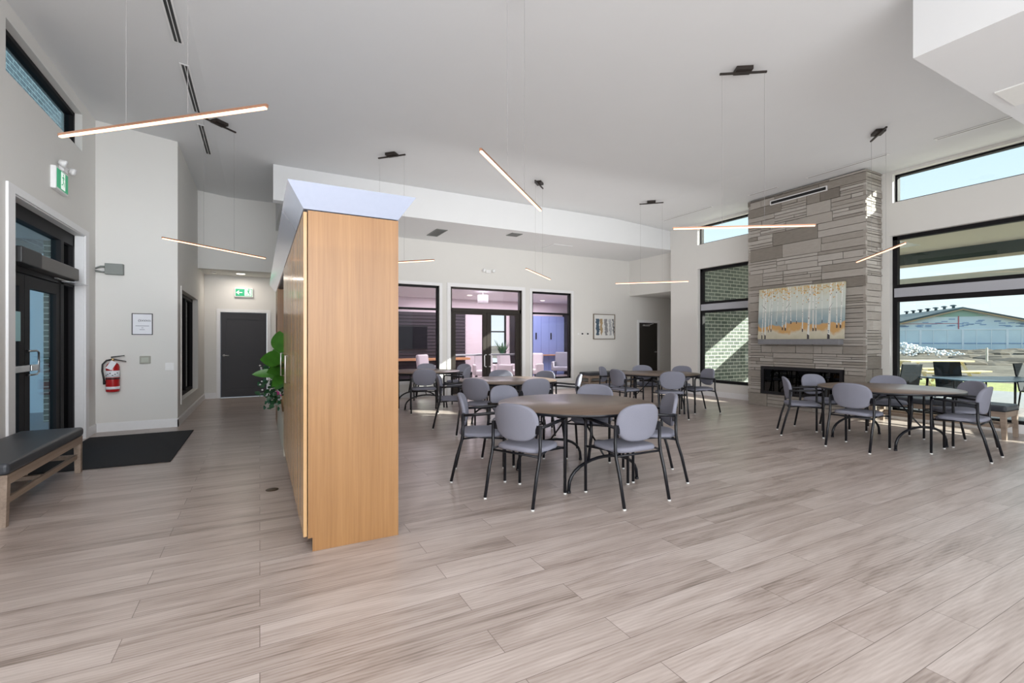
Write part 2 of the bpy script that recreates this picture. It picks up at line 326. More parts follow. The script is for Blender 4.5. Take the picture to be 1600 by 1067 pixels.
# hall bulkhead: full-height face above, low recess ceiling behind it
mb = MB(); mb.box(-1.2, 12.0, 2.94, .6, 12.2, 4.9); mb.box(-1.2, 12.2, 2.98, .6, YH+.2, 3.1); struct(mb.build('wall_hall_bulkhead', WALL))
mb = MB(); mb.box(.4, 9.6, 0, .6, YH+.2, 4.6); struct(mb.build('wall_hall_right', WALL))
mb = MB(); mb.box(.21, 9.38, 3.9, 10.3, 9.6, 4.62); mb.box(.32, 9.6, 3.9, .6, 12.2, 4.62); mb.box(.6, 9.6, 3.9, 10.5, YB+.2, 4.0); struct(mb.build('ceiling_soffit', CEIL))
# back wall with glazing
W1 = (2.2, 4.0, .40, 2.78); WD = (4.30, 6.40, 0, 2.78); W2 = (6.72, 8.06, .30, 2.78); AD = (10.70, 11.52, 0, 1.98)
wb = MB(); wall_cells(wb, 'y', YB, YB+.18, .6, 12.6, 0, 3.95, [W1, WD, W2, AD]); struct(wb.build('wall_back', WALL))
mb = MB(); mb.box(10.3, 9.36, 2.80, 10.5, YB, 3.95); mb.box(10.5, 9.36, 2.80, 12.6, YB, 2.95); struct(mb.build('wall_alcove_bulkhead', WALL))
mb = MB(); mb.box(12.4, 9.36, 0, 12.6, YB, 2.85); mb.box(10.0, 9.18, 0, 12.6, 9.36, 3.95); mb.box(10.0, 9.18, 3.95, 10.5, 9.6, 4.75); struct(mb.build('wall_alcove', WALL))
# right wall
WRC = (1.0, 4.20, 3.86, 4.37); WRB = (1.0, 4.24, .10, 3.27); WLC = (6.3, 8.46, 3.87, 4.36); WLB = (6.3, 8.46, .335, 3.25)
wr = MB(); wall_cells(wr, 'x', XR, XR+.2, -6, 9.18, 0, 4.45, [WRC, WRB, WLC, WLB]); struct(wr.build('wall_right', WALL))
mb = MB(); wall_cells(mb, 'y', -6.2, -6, -2.5, 10.3, 0, 5, [(-1, 8.5, .6, 3.4)]); struct(mb.build('wall_rear', WALL))
# lowered bulkhead at the right, near the camera
struct(MB().box(5.13, -6, 3.9, 10.0, 2.0, 4.50).build('ceiling_bulkhead', CEIL))
# baseboards
def bbx(mb, x, side, y0, y1): mb.box(x, y0, 0, x+side*.016, y1, .12); mb.box(x, y0, .12, x+side*.010, y1, .135)
def bby(mb, y, side, x0, x1): mb.box(x0, min(y, y+side*.016), 0, x1, max(y, y+side*.016), .12); mb.box(x0, min(y, y+side*.010), .12, x1, max(y, y+side*.010), .135)
mb = MB(); bbx(mb, XL, 1, -6, 6.37); bbx(mb, XL, 1, 8.87, YX); struct(mb.build('baseboard_left', TRIM))
mb = MB(); bby(mb, YX, -1, XL, -1.154); struct(mb.build('baseboard_entry', TRIM))
mb = MB(); bbx(mb, -1.17, 1, YX-.016, YH); bby(mb, YH, -1, -1.17, -.93); bby(mb, YH, -1, .24, .4); struct(mb.build('baseboard_hall', TRIM))
mb = MB(); bby(mb, YB, -1, .9, 4.18); bby(mb, YB, -1, 6.5, 10.6); bby(mb, YB, -1, 11.62, 12.4); struct(mb.build('baseboard_back', TRIM))
mb = MB(); bbx(mb, XR, -1, 6.66, 9.18); bbx(mb, XR, -1, -6, 4.34); struct(mb.build('baseboard_right', TRIM))
# ------------------------------------------------------------------ windows and doors
def frame_x(name, x, d, hole, bars=(), muls=(), t=.06, glass=GLASS, fm=BLACKF, band=None):
    """window in a wall of constant X; x = room side of frame, d = signed depth"""
    u0, u1, z0, z1 = hole; a, b = min(x, x+d), max(x, x+d); m = MB()
    m.box(a, u0, z0, b, u0+t, z1); m.box(a, u1-t, z0, b, u1, z1); m.box(a, u0, z0, b, u1, z0+t); m.box(a, u0, z1-t, b, u1, z1)
    for z, h in bars: m.box(a, u0+t, z-h/2, b, u1-t, z+h/2)
    for u in muls: m.box(a, u-t/2, z0, b, u+t/2, z1)
    o = struct(m.build(name, fm)); g = MB().box((a+b)/2-.004, u0+t/2, z0+t/2, (a+b)/2+.004, u1-t/2, z1-t/2).build('pane', glass, o)
    if band: MB().box(min(x-.006*(1 if d > 0 else -1), x+d*.5), u0+t*.4, band[0], max(x-.006*(1 if d > 0 else -1), x+d*.5), u1-t*.4, band[1]).build('panel_band', mat('grey_spandrel', (.42, .43, .47), .45), o)
    return o
def frame_y(name, y, d, hole, bars=(), muls=(), t=.05, glass=GLASS, fm=BLACKF):
    u0, u1, z0, z1 = hole; a, b = y, y+d; m = MB()
    m.box(u0, a, z0, u0+t, b, z1); m.box(u1-t, a, z0, u1, b, z1); m.box(u0, a, z0, u1, b, z0+t); m.box(u0, a, z1-t, u1, b, z1)
    for z, h in bars: m.box(u0+t, a, z-h/2, u1-t, b, z+h/2)
    for u in muls: m.box(u-t/2, a, z0, u+t/2, b, z1)
    o = struct(m.build(name, fm)); MB().box(u0+t/2, (a+b)/2-.004, z0+t/2, u1-t/2, (a+b)/2+.004, z1-t/2).build('pane', glass, o); return o
frame_x('window_1', XR+.10, .10, WRC, t=.035)
frame_x('window_2', XR+.10, .10, WRB, bars=[(2.36, .07), (2.13, .09)], t=.07, band=(2.17, 2.33))
frame_x('window_3', XR+.10, .10, WLC, t=.035)
frame_x('window_4', XR+.10, .10, WLB, bars=[(2.36, .07), (2.14, .06)], muls=(), t=.07, band=(2.17, 2.33))
frame_x('window_5', XL-.08, -.10, (6.39, 8.64, 4.03, 4.55), t=.05, glass=GLASSL)
frame_x('window_6', -1.25, -.10, (9.62, 11.92, .38, 2.25), muls=[10.9], t=.06, glass=glassmat('dark_tinted_glass', (.10, .12, .15), 1))
frame_y('window_7', YB+.03, .10, W1, bars=[(2.19, .05)], glass=GLASSI)
frame_y('window_8', YB+.03, .10, W2, bars=[(2.17, .05)], glass=GLASSI)
frame_y('window_9', -6.1, .08, (-1, 8.5, .6, 3.4), muls=[1.4, 3.8, 6.1])
# casings
def casing_y(name, y, hole, t=.075, sill=True):
    u0, u1, z0, z1 = hole; m = MB(); a, b = y-.018, y
    m.box(u0-t, a, z0-(t if sill else 0), u0, b, z1+t); m.box(u1, a, z0-(t if sill else 0), u1+t, b, z1+t); m.box(u0, a, z1, u1, b, z1+t)
    if sill: m.box(u0, a, z0-t, u1, b, z0)
    return struct(m.build(name, TRIM))
casing_y('trim_1', YB, W1); casing_y('trim_2', YB, WD, t=.095, sill=False); casing_y('trim_3', YB, W2); casing_y('trim_4', YB, AD, sill=False)
casing_y('trim_5', YH, (-.845, .16, 0, 2.09), sill=False)
m = MB(); m.box(XL, DL0-.15, 0, XL+.02, DL0, DLZ+.08); m.box(XL, DL1, 0, XL+.02, DL1+.14, DLZ+.08); m.box(XL, DL0, DLZ, XL+.02, DL1, DLZ+.08)
m.box(XL-.1, DL1-.012, 0, XL, DL1, DLZ); m.box(XL-.1, DL0, 0, XL, DL0+.012, DLZ); m.box(XL-.1, DL0, DLZ-.012, XL, DL1, DLZ); struct(m.build('trim_6', TRIM))
m = MB(); m.box(-1.17, 9.56, .32, -1.155, 9.62, 2.31); m.box(-1.17, 11.92, .32, -1.155, 11.98, 2.31); m.box(-1.17, 9.62, 2.25, -1.155, 11.92, 2.31); m.box(-1.17, 9.62, .32, -1.155, 11.92, .38); struct(m.build('trim_7', WALL))
# entrance door (left wall)
fx0, fx1 = XL-.20, XL-.10
m = MB(); y0, y1 = DL0+.012, DL1-.012
m.box(fx0, y0, 0, fx1, y0+.06, DLZ-.012); m.box(fx0, y1-.06, 0, fx1, y1, DLZ-.012); m.box(fx0, y0, 2.70, fx1, y1, DLZ-.012); m.box(fx0, y0, 2.13, fx1, y1, 2.30); m.box(fx0, 8.20, 0, fx1, 8.30, 2.70); m.box(fx0, 8.30, 0, fx1, y1-.06, .10)
d1 = struct(m.build('door_1', BLACKF))
MB().box(fx0+.04, y0+.06, 2.30, fx0+.05, 8.20, 2.70).build('transom_pane', GLASSL, d1)
MB().box(fx0+.04, 8.30, .10, fx0+.05, y1-.06, 2.70).build('side_pane', glassmat('navy_tinted_glass', (.05, .09, .16), 1), d1)
for (a, b) in ((6.62, 7.145), (7.155, 8.20)):
    m = MB(); x0, x1 = fx0+.02, fx1-.01
    m.box(x0, a, .01, x1, a+.13, 2.12); m.box(x0, b-.13, .01, x1, b, 2.12); m.box(x0, a+.13, .01, x1, b-.13, .26); m.box(x0, a+.13, 1.98, x1, b-.13, 2.12)
    lf = m.build('door_leaf', BLACKF, d1); MB().box(x0+.03, a+.13, .26, x0+.04, b-.13, 1.98).build('pane', GLASSL, lf)
    if a > 7:
        m = MB(); yy = 7.36; m.tube([(x1, 7.22, 1.27), (x1+.03, 7.22, 1.27), (x1+.03, yy+.02, 1.27), (x1+.03, yy+.07, 1.25), (x1+.03, yy+.07, 1.02), (x1+.03, yy+.02, 1.00), (x1+.03, 7.22, 1.00), (x1, 7.22, 1.00)], .011); m.build('pull_handle', STEEL, lf)
    m = MB(); m.rbox(x1, a+.02, 1.045, x1+.055, b-(.02 if a < 7 else .86), 1.115, .008); m.build('push_bar', STEEL, lf)
MB().rbox(fx1-.01, 6.75, 1.38, fx1-.002, 7.03, 1.70, .003).build('notice_sheet', mat('pale_blue_sheet', (.35, .62, .66), .5), d1)
# door operator box and arm
t = thing('door_operator', 'bronze automatic opener box along the header of the glass entrance door', 'door opener', (0, 0, 0))
MB().rbox(fx1, 7.12, 2.19, fx1+.14, 8.36, 2.35, .012).build('housing', mat('bronze_housing', (.10, .09, .085), .45), t)
MB().rbox(fx1, 6.62, 2.19, fx1+.145, 7.12, 2.36, .012).build('end_housing', BLK, t)
m = MB(); m.box(fx1+.02, 7.9, 2.165, fx1+.05, 8.34, 2.178); m.box(fx1+.02, 8.15, 2.15, fx1+.17, 8.60, 2.16); m.build('arm', STEEL, t)
# lounge double door (back wall)
m = MB(); a, b = YB+.03, YB+.13
m.box(WD[0], a, 0, WD[0]+.05, b, WD[3]); m.box(WD[1]-.06, a, 0, WD[1], b, WD[3]); m.box(WD[0], a, WD[3]-.045, WD[1], b, WD[3]); m.box(WD[0], a, 2.14, WD[1], b, 2.24)
d2 = struct(m.build('door_2', BRONZE)); MB().box(WD[0]+.05, YB+.08, 2.24, WD[1]-.06, YB+.088, 2.74).build('transom_pane', GLASSI, d2)
for s_, (p, q) in enumerate(((WD[0]+.05, 5.345), (5.355, WD[1]-.06))):
    m = MB(); m.box(p, a+.02, .01, p+.11, b-.02, 2.14); m.box(q-.11, a+.02, .01, q, b-.02, 2.14); m.box(p+.11, a+.02, .01, q-.11, b-.02, .22); m.box(p+.11, a+.02, 2.08, q-.11, b-.02, 2.14)
    lf = m.build('door_leaf', BRONZE, d2); MB().box(p+.11, YB+.08, .22, q-.11, YB+.088, 2.08).build('pane', GLASSI, lf)
    hx = q-.05 if s_ == 0 else p+.05; sg = -1 if s_ == 0 else 1
    MB().tube([(hx, a, 1.02), (hx, a-.06, 1.02), (hx+sg*.05, a-.06, 1.0), (hx+sg*.05, a-.06, .72), (hx, a-.06, .70), (hx, a, .70)], .014).build('pull_handle', mat('white_enamel_pull', (.78, .78, .80), .3), lf)
    MB().rbox(p+.03, b-.02, .99, q-.03, b+.04, 1.04, .008).build('push_bar', STEEL, lf)
# far hall door
def panel_door(name, x0, x1, y, z1, handle_x, panels, fm=DOORG):
    m = MB(); z0 = .012; m.box(x0, y+.03, z0, x1, y+.07, z1); ww = .11
    m.box(x0, y+.012, z0, x0+ww, y+.03, z1); m.box(x1-ww, y+.012, z0, x1, y+.03, z1)
    zs = sorted(panels); edges = [(z0, zs[0][0])]+[(zs[i][1], zs[i+1][0]) for i in range(len(zs)-1)]+[(zs[-1][1], z1)]
    for a_, b_ in edges: m.box(x0+ww, y+.012, a_, x1-ww, y+.03, b_)
    o = struct(m.build(name, fm)); s_ = 1 if handle_x < (x0+x1)/2 else -1
    h = MB(); h.lathe([(.028, 0), (.028, .012)], seg=16, M=Matrix.Translation((handle_x, y+.012, 1.03)) @ Matrix.Rotation(PI/2, 4, 'X')); h.tube([(handle_x, y+.01, 1.03), (handle_x, y-.04, 1.03), (handle_x+s_*.11, y-.045, 1.03)], .011); h.build('door_handle', STEEL, o)
    return o
panel_door('door_3', -.835, .15, YH, 2.08, -.77, [(.22, .88), (1.04, 1.92)])
d4 = panel_door('door_4', 10.71, 11.51, YB, 1.97, 11.44, [(.02, .03)], mat('dark_brown_door', (.022, .019, .016), .4))
m = MB(); m.rbox(10.86, YB-.06, 1.86, 11.12, YB+.01, 1.92, .008); m.tube([(11.08, YB-.05, 1.9), (11.2, YB-.12, 1.94), (11.3, YB-.02, 2.0)], .01); m.build('door_closer', STEEL, d4)
# ------------------------------------------------------------------ fireplace
random.seed(7)
XF, FY0, FY1 = 9.45, 4.36, 6.64
t = thing('fireplace', 'floor-to-ceiling grey ledgestone chimney breast with long low firebox', 'fireplace', (XF, (FY0+FY1)/2, 0))
ly0, ly1 = FY0-(FY0+FY1)/2, FY1-(FY0+FY1)/2; ZT = zc(XF)-.02
BX = (-.77, .83, .275, .845)
mb = MB(); wall_cells(mb, 'x', .03, .5, ly0+.03, ly1-.03, 0, ZT, [(BX[0], BX[1], BX[2], BX[3])]); mb.box(.40, BX[0], BX[2], .52, BX[1], BX[3]); mb.build('mortar_core', GROUT, t)
st = MB(); st.tone = []
def stone_courses(put, u0, u1, avoid=None):
    z = 0.0; band = 0
    while z < ZT-.02:
        H = random.choice((.19, .23, .27, .15)); H = min(H, ZT-z); u = u0
        while u < u1-.01:
            Lg = random.uniform(.4, .95)
            if u1-(u+Lg) < .25: Lg = u1-u
            k = random.choice((1, 2, 3, 3, 4, 4)) if H > .18 else random.choice((1, 2, 3)); hs = [random.uniform(.6, 1.4) for _ in range(k)]; S = sum(hs); zz = z
            dark = random.random() < .17
            if dark: k = 1; hs = [1]; S = 1
            for h in hs:
                h = h/S*H; cuts = [u]+sorted(random.uniform(u+.15, u+Lg-.15) for _ in range(random.choice((0, 0, 1)))) + [u+Lg] if Lg > .5 else [u, u+Lg]
                for c in range(len(cuts)-1):
                    put(cuts[c]+.005, cuts[c+1]-.005, zz+.005, zz+h-.005, min(1, max(0, random.gauss(.60, .12)-(.36 if dark else 0))))
                zz += h
            u += Lg
        z += H
def put_front(a, b, z0, z1, tn):
    # clip around the firebox
    if b > BX[0]-.02 and a < BX[1]+.02 and z1 > BX[2]-.01 and z0 < BX[3]+.01:
        for p, q, r, s_ in ((a, min(b, BX[0]-.02), z0, z1), (max(a, BX[1]+.02), b, z0, z1), (max(a, BX[0]-.02), min(b, BX[1]+.02), z0, min(z1, BX[2]-.01)), (max(a, BX[0]-.02), min(b, BX[1]+.02), max(z0, BX[3]+.01), z1)):
            if q-p > .01 and s_-r > .008: st.box(random.uniform(-.012, .008), p, r, .05, q, s_, tn)
        return
    st.box(random.uniform(-.012, .008), a, z0, .05, b, z1, tn)
stone_courses(put_front, ly0, ly1)
for yy, sg in ((ly0, -1), (ly1, 1)):
    def put_side(a, b, z0, z1, tn):
        e = random.uniform(-.012, .01); y_ = yy+sg*e
        st.box(a, min(y_, yy-sg*.05), z0, b, max(y_, yy-sg*.05), z1, tn*.9)
    stone_courses(put_side, .0, XR-XF)
st.build('stone_facing', STONE, t)
m = MB(); f = .055; m.box(-.025, BX[0], BX[2], .02, BX[1], BX[2]+f); m.box(-.025, BX[0], BX[3]-f, .02, BX[1], BX[3]); m.box(-.025, BX[0], BX[2]+f, .02, BX[0]+f, BX[3]-f); m.box(-.025, BX[1]-f, BX[2]+f, .02, BX[1], BX[3]-f)
fb = m.build('firebox_frame', mat('matt_black_metal', (.008, .008, .010), .5), t)
MB().box(.0, BX[0]+f, BX[2]+f, .006, BX[1]-f, BX[3]-f).build('pane', GLASSD, fb)
m = MB(); m.box(.05, BX[0]+.02, BX[2]+.01, .38, BX[1]-.02, BX[2]+.05)
for k in range(34): m.lathe([(.01, -.02), (.03, -.01), (.028, .012), (.006, .022)], (random.uniform(.1, .3), random.uniform(BX[0]+.1, BX[1]-.1), BX[2]+.07), 6)
m.build('ember_bed', mat('ember_stones', (.22, .21, .20), .6, noise=.3), fb)
# linear vent on the stone
m = MB(); m.box(-.03, -.50, 4.225, .0, .62, 4.24); m.box(-.03, -.50, 4.30, .0, .62, 4.315); m.box(-.03, -.50, 4.24, .0, -.485, 4.30); m.box(-.03, .605, 4.24, .0, .62, 4.30)
v = MB(); v.box(-.016, -.485, 4.24, -.012, .605, 4.30)
tv = thing('slot_vent', 'white framed slot vent near the top of the stone chimney', 'vent', (XF-.003, (FY0+FY1)/2, 0)); m.build('frame', WHITE, tv); v.build('slot', BLK, tv)
# mantel and painting
MY0, MY1 = -.78, .80
t = tag(MB().rbox(XF-.17, 5.50+MY0, 1.315, XF-.013, 5.50+MY1, 1.42, .006).build('mantel_shelf', mat('grey_stone_mantel', (.22, .22, .235), .6, noise=.12, nscale=20)), 'grey stone mantel shelf under the birch painting', 'shelf')
tilt = .055
t = thing('canvas_painting', 'wide birch forest canvas leaning on the stone mantel', 'painting', (XF-.105, 5.50, 1.421)); t.rotation_euler = (0, tilt, 0)
Wd, Hh = 1.66, 1.05
rd = random.Random(3); tr = MB()
trunks = [(.735, .022, 0), (.665, .03, 0), (.60, .014, .14), (.54, .018, .15), (.43, .012, .3), (.30, .022, .18), (.24, .026, .17), (.13, .02, .3), (.02, .014, .3), (-.10, .022, .14), (-.21, .04, 0), (-.30, .025, .15), (-.35, .02, .15), (-.46, .01, .3), (-.58, .045, 0), (-.72, .022, .2), (-.78, .024, .2)]
for (yy, wd, zb) in trunks:
    lean = rd.uniform(-.04, .04); top = Hh-.005; x = -.0235-rd.uniform(0, .0012)
    tr._add([(x, yy+wd/2, zb), (x, yy-wd/2, zb), (x, yy+lean-wd*.4, top), (x, yy+lean+wd*.4, top)], [(0, 1, 2, 3)])
    tr.v[-4:] = tr.v[-4:]
    hb = .10 if zb < .05 else .07
    tr.cm = 1; tr._add([(x-.0006, yy+wd/2, zb), (x-.0006, yy-wd/2, zb), (x-.0006, yy-wd/2, zb+hb*.7), (x-.0006, yy+wd/2, zb+hb)], [(0, 1, 2, 3)])
    for k in range(7 if wd > .015 else 3):
        z = rd.uniform(zb+.1, top-.05); yc = yy+lean*(z-zb)/(top-zb); hw = wd*rd.uniform(.15, .4)
        tr._add([(x-.0006, yc+hw, z), (x-.0006, yc-hw*.3, z-.004), (x-.0006, yc-hw*.3, z+.008), (x-.0006, yc+hw, z+.014)], [(0, 1, 2, 3)])
    if wd > .025:
        z = rd.uniform(.55, .72); sg = rd.choice((-1, 1)); ex = sg*rd.uniform(.05, .10)
        tr._add([(x-.0006, yy, z), (x-.0006, yy, z+.012), (x-.0006, yy+ex, z+.11), (x-.0006, yy+ex, z+.105)], [(0, 1, 2, 3)])
    tr.cm = 0
tr.cm = 2
for k in range(330):
    yy = rd.choice([q[0] for q in trunks])+rd.gauss(0, .055); z = Hh-abs(rd.gauss(0, .13)); r = rd.uniform(.005, .017)
    if abs(yy) < Wd/2-.02 and .5 < z < Hh-.02: tr._add([(-.0255, yy-r, z), (-.0255, yy, z+r), (-.0255, yy+r, z), (-.0255, yy, z-r)], [(0, 1, 2, 3)])
tr.cm = 3; tr.box(-.022, -Wd/2, 0, .022, Wd/2, Hh); tr.build('canvas', [mat('trunk_paint', (.72, .73, .69), .7, noise=.15, nscale=40), mat('bark_paint', (.06, .055, .06), .7), mat('ochre_leaf_paint', (.64, .38, .12), .7, noise=.3, nscale=30), art_mat()], t)
# ------------------------------------------------------------------ oak cabinet block
CX0, CX1, CY0 = .25, .87, 3.335
t = thing('storage_cabinet', 'tall honey oak cabinet run with flared blue-grey metal cap', 'cabinet', (0, 0, 0))
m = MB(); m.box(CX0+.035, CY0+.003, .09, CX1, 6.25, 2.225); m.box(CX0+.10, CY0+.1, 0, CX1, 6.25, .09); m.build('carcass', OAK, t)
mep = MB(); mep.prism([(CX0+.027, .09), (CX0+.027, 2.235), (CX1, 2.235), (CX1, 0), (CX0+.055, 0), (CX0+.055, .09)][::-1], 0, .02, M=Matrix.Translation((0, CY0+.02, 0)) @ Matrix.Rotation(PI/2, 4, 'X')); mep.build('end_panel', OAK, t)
dz = [(3.34, 4.06), (4.07, 4.55), (4.56, 5.08), (5.09, 5.66), (5.67, 6.24)]
for i, (a, b) in enumerate(dz):
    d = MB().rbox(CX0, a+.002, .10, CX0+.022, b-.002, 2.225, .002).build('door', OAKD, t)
    hy = {0: None, 1: None, 2: b-.08, 3: None, 4: a+.42}[i]
    if hy: MB().tube([(CX0, hy, 1.24), (CX0-.035, hy, 1.24), (CX0-.035, hy, .98), (CX0, hy, .98)], .007).build('pull_handle', STEEL, d)
# far portion: low display ledge with an oak back, then another tall unit
m = MB(); m.box(CX0+.34, 6.25, 0, CX1, 8.5, 2.235); m.build('back_panel', OAK, t)
m = MB(); m.box(CX0, 8.5, 0, CX1, 9.35, 2.235); m.build('far_unit', OAK, t)
m = MB(); m.box(CX0, 6.25, .0, CX0+.34, 8.5, .42); m.build('display_ledge', mat('pale_ledge', (.55, .52, .45), .5), t)
fl_ = .10; z0, z1 = 2.243, 2.39
m = MB(); m.prism([(CX0, CY0), (CX1, CY0), (CX1, 9.4), (CX0, 9.4)], z0, z1, taper=[(CX0-fl_, CY0-fl_), (CX1+fl_, CY0-fl_), (CX1+fl_, 9.5), (CX0-fl_, 9.5)]); m.build('flared_cap', FASC, t)
MB().box(CX0+.02, CY0+.02, 2.225, CX1-.01, 9.3, 2.243).build('shadow_gap', BLK, t)
# plants in pots on the ledge
def leaf(mb, base, tip, wdt, droop=.0, curl=.15, n=8, face=None):
    b = Vector(base); tp = Vector(tip); d = tp-b; L_ = d.length; side = d.cross(Vector((0, 0, 1)))
    side = side.normalized() if side.length > .01 else Vector((1, 0, 0))
    if face is not None: side = d.cross(Vector(face)).normalized()
    up = side.cross(d).normalized()
    vs = []; fs = []
    for i in range(n+1):
        f_ = i/n; wv = wdt*math.sin(PI*min(1, f_*.96+.04))**.7*(1-.25*f_); c = b+d*f_-Vector((0, 0, 1))*droop*f_*f_
        for s_ in (-1, 0, 1): vs.append(c+side*s_*wv/2+up*(abs(s_)*curl*wv))
    for i in range(n):
        for k in (0, 1): a = i*3+k; fs.append((a, a+1, a+4, a+3))
    sm = mb.smooth; mb.smooth = True; mb._add(vs, fs); mb.smooth = sm
rd = random.Random(11)
t = thing('potted_plant', 'broad-leaved green plant on the ledge beside the oak cabinet', 'plant', (.37, 6.75, .421))
MB().lathe([(.085, 0), (.12, .22), (.125, .25), (.11, .25), (.10, .2)], seg=20).build('pot', mat('tan_pot', (.42, .25, .12), .6), t)
m = MB()
for (x, y, z) in ((-.12, -.02, .86), (-.16, .05, .68), (-.12, .1, .8), (.03, .06, .7)): m.tube([(0, 0, .2), (x*.4, y*.5, z*.6), (x, y, z)], .008, 6)
m.build('stem', LEAF, t)
for b_, tp, wd in (((-.12, -.02, .82), (-.15, -.14, 1.12), .25), ((-.08, 0, .84), (-.06, .12, 1.10), .2), ((-.12, -.02, .70), (-.37, -.16, .76), .26), ((-.15, 0, .54), (-.46, .02, .57), .13), ((-.10, -.05, .58), (-.30, -.24, .60), .17), ((-.08, 0, .62), (-.2, -.28, .68), .18), ((-.1, 0, .48), (-.26, .2, .55), .16), ((-.05, 0, .7), (-.22, .2, .88), .18), ((-.1, -.03, .5), (-.24, -.2, .42), .15), ((-.05, 0, .5), (-.2, .1, .36), .15)):
    m = MB(); leaf(m, b_, tp, wd, .03, face=(rd.uniform(-.5, .1), -1, rd.uniform(.1, .6))); m.build('leaf', LEAF, t)
t = thing('potted_plant', 'bushy dark green plant spilling over the ledge with white blooms', 'plant', (.34, 7.15, .421))
MB().lathe([(.07, 0), (.09, .14), (.095, .16), (.08, .16)], seg=20).build('pot', mat('brown_pot', (.30, .16, .07), .6), t)
m = MB(); fw = MB()
for k in range(150):
    a = rd.uniform(0, 2*PI); r = rd.uniform(.02, .2); z = rd.uniform(.05, .62); p = (r*math.cos(a)-.17, r*math.sin(a), z); q = (p[0]+rd.uniform(-.07, .04), p[1]+rd.uniform(-.06, .06), z+rd.uniform(-.03, .06)); leaf(m, p, q, .065, .01, face=(rd.uniform(-.6, .6), -1, rd.uniform(-.2, .8)))
for k in range(16):
    a = rd.uniform(0, 2*PI); fw.lathe([(.004, -.01), (.016, 0), (.004, .01)], (-.27+.07*math.cos(a), .1*math.sin(a)-.1, rd.uniform(.3, .66)), 7)
m.build('foliage', LEAFD, t); fw.build('blossoms', WHITE, t)
t = thing('flower_vase', 'white vase with a pink bow at the far end of the ledge', 'vase', (.30, 8.2, .421))
MB().lathe([(.05, 0), (.06, .1), (.055, .24), (.05, .25), (.045, .2)], seg=20).build('vase_body', WHITE, t)
m = MB(); m.lathe([(.01, -.03), (.045, -.02), (.045, .02), (.01, .03)], (-.07, -.03, .15), 10); m.lathe([(.063, .10), (.063, .13)], seg=20); m.build('ribbon_bow', PINK, t)
m = MB()
for k in range(26): leaf(m, (0, 0, .25), (rd.uniform(-.14, .1), rd.uniform(-.12, .12), rd.uniform(.32, .5)), .04, .01)
m.build('foliage', LEAFD, t)
# ------------------------------------------------------------------ benches
def make_bench():
    t = thing('bench', '', 'bench'); L_, D_ = 1.70, .50
    MB().rbox(-D_/2, -L_/2, .385, D_/2, L_/2, .475, .028).build('cushion', VINYL, t)
    m = MB(); a, b = D_/2-.01, L_/2-.01
    m.box(a-.035, -b+.05, .31, a, b-.05, .385); m.box(-a, -b+.05, .31, -a+.035, b-.05, .385); m.box(-a+.05, b-.035, .31, a-.05, b, .385); m.box(-a+.05, -b, .31, a-.05, -b+.035, .385); m.build('apron', BENCHW, t)
    for sx_ in (1, -1):
        for sy_ in (1, -1):
            x, y = sx_*(a-.03), sy_*(b-.03); m = MB(); q = .03; r = .024; ox, oy = 0, sy_*.015
            m.prism([(x-r+ox, y-r+oy), (x+r+ox, y-r+oy), (x+r+ox, y+r+oy), (x-r+ox, y+r+oy)], 0, .385, taper=[(x-q, y-q), (x+q, y-q), (x+q, y+q), (x-q, y+q)]); m.build('leg', BENCHW, t)
    m = MB(); m.box(a-.055, -b+.05, .15, a-.03, b-.05, .195); m.box(-a+.03, -b+.05, .15, -a+.055, b-.05, .195); m.box(-a+.055, -.02, .155, a-.055, .02, .19)
    for sy_ in (1, -1): m.box(-a+.05, sy_*(b-.04)-.012, .15, a-.05, sy_*(b-.04)+.012, .195)
    m.build('stretcher', BENCHW, t); return t
bench = make_bench(); T = tree_of(bench)
for i, (x, y, r, lb) in enumerate(((-1.89, 5.68, 0, 'wooden bench with charcoal cushion by the glass entrance door'), (9.40, 3.36, 0, 'wooden bench with dark cushion under the big window beside the fireplace'), (9.15, 11.03, PI/2, 'wooden bench with dark cushion against the wall below the framed abstract print'))):
    o = bench if i == 0 else copy_tree(bench, None, T); o.location = (x, y, 0); o.rotation_euler = (0, 0, r); tag(o, lb, 'bench')
# mat
mx = MB(); mx.prism([(XL+.06, 6.62), (-.90, 6.58), (-.90, 8.72), (XL+.06, 8.72)], 0.001, .012); tag(mx.build('floor_mat', MATB), 'black entrance mat on the plank floor by the glass door', 'mat')
tag(MB().lathe([(.055, .001), (.055, .004), (.045, .006)], (.10, 4.9, 0), 20).build('floor_outlet', mat('dark_brass_cover', (.10, .07, .05), .4, metal=.6)), 'small round dark outlet cover in the floor beside the oak cabinet', 'outlet')
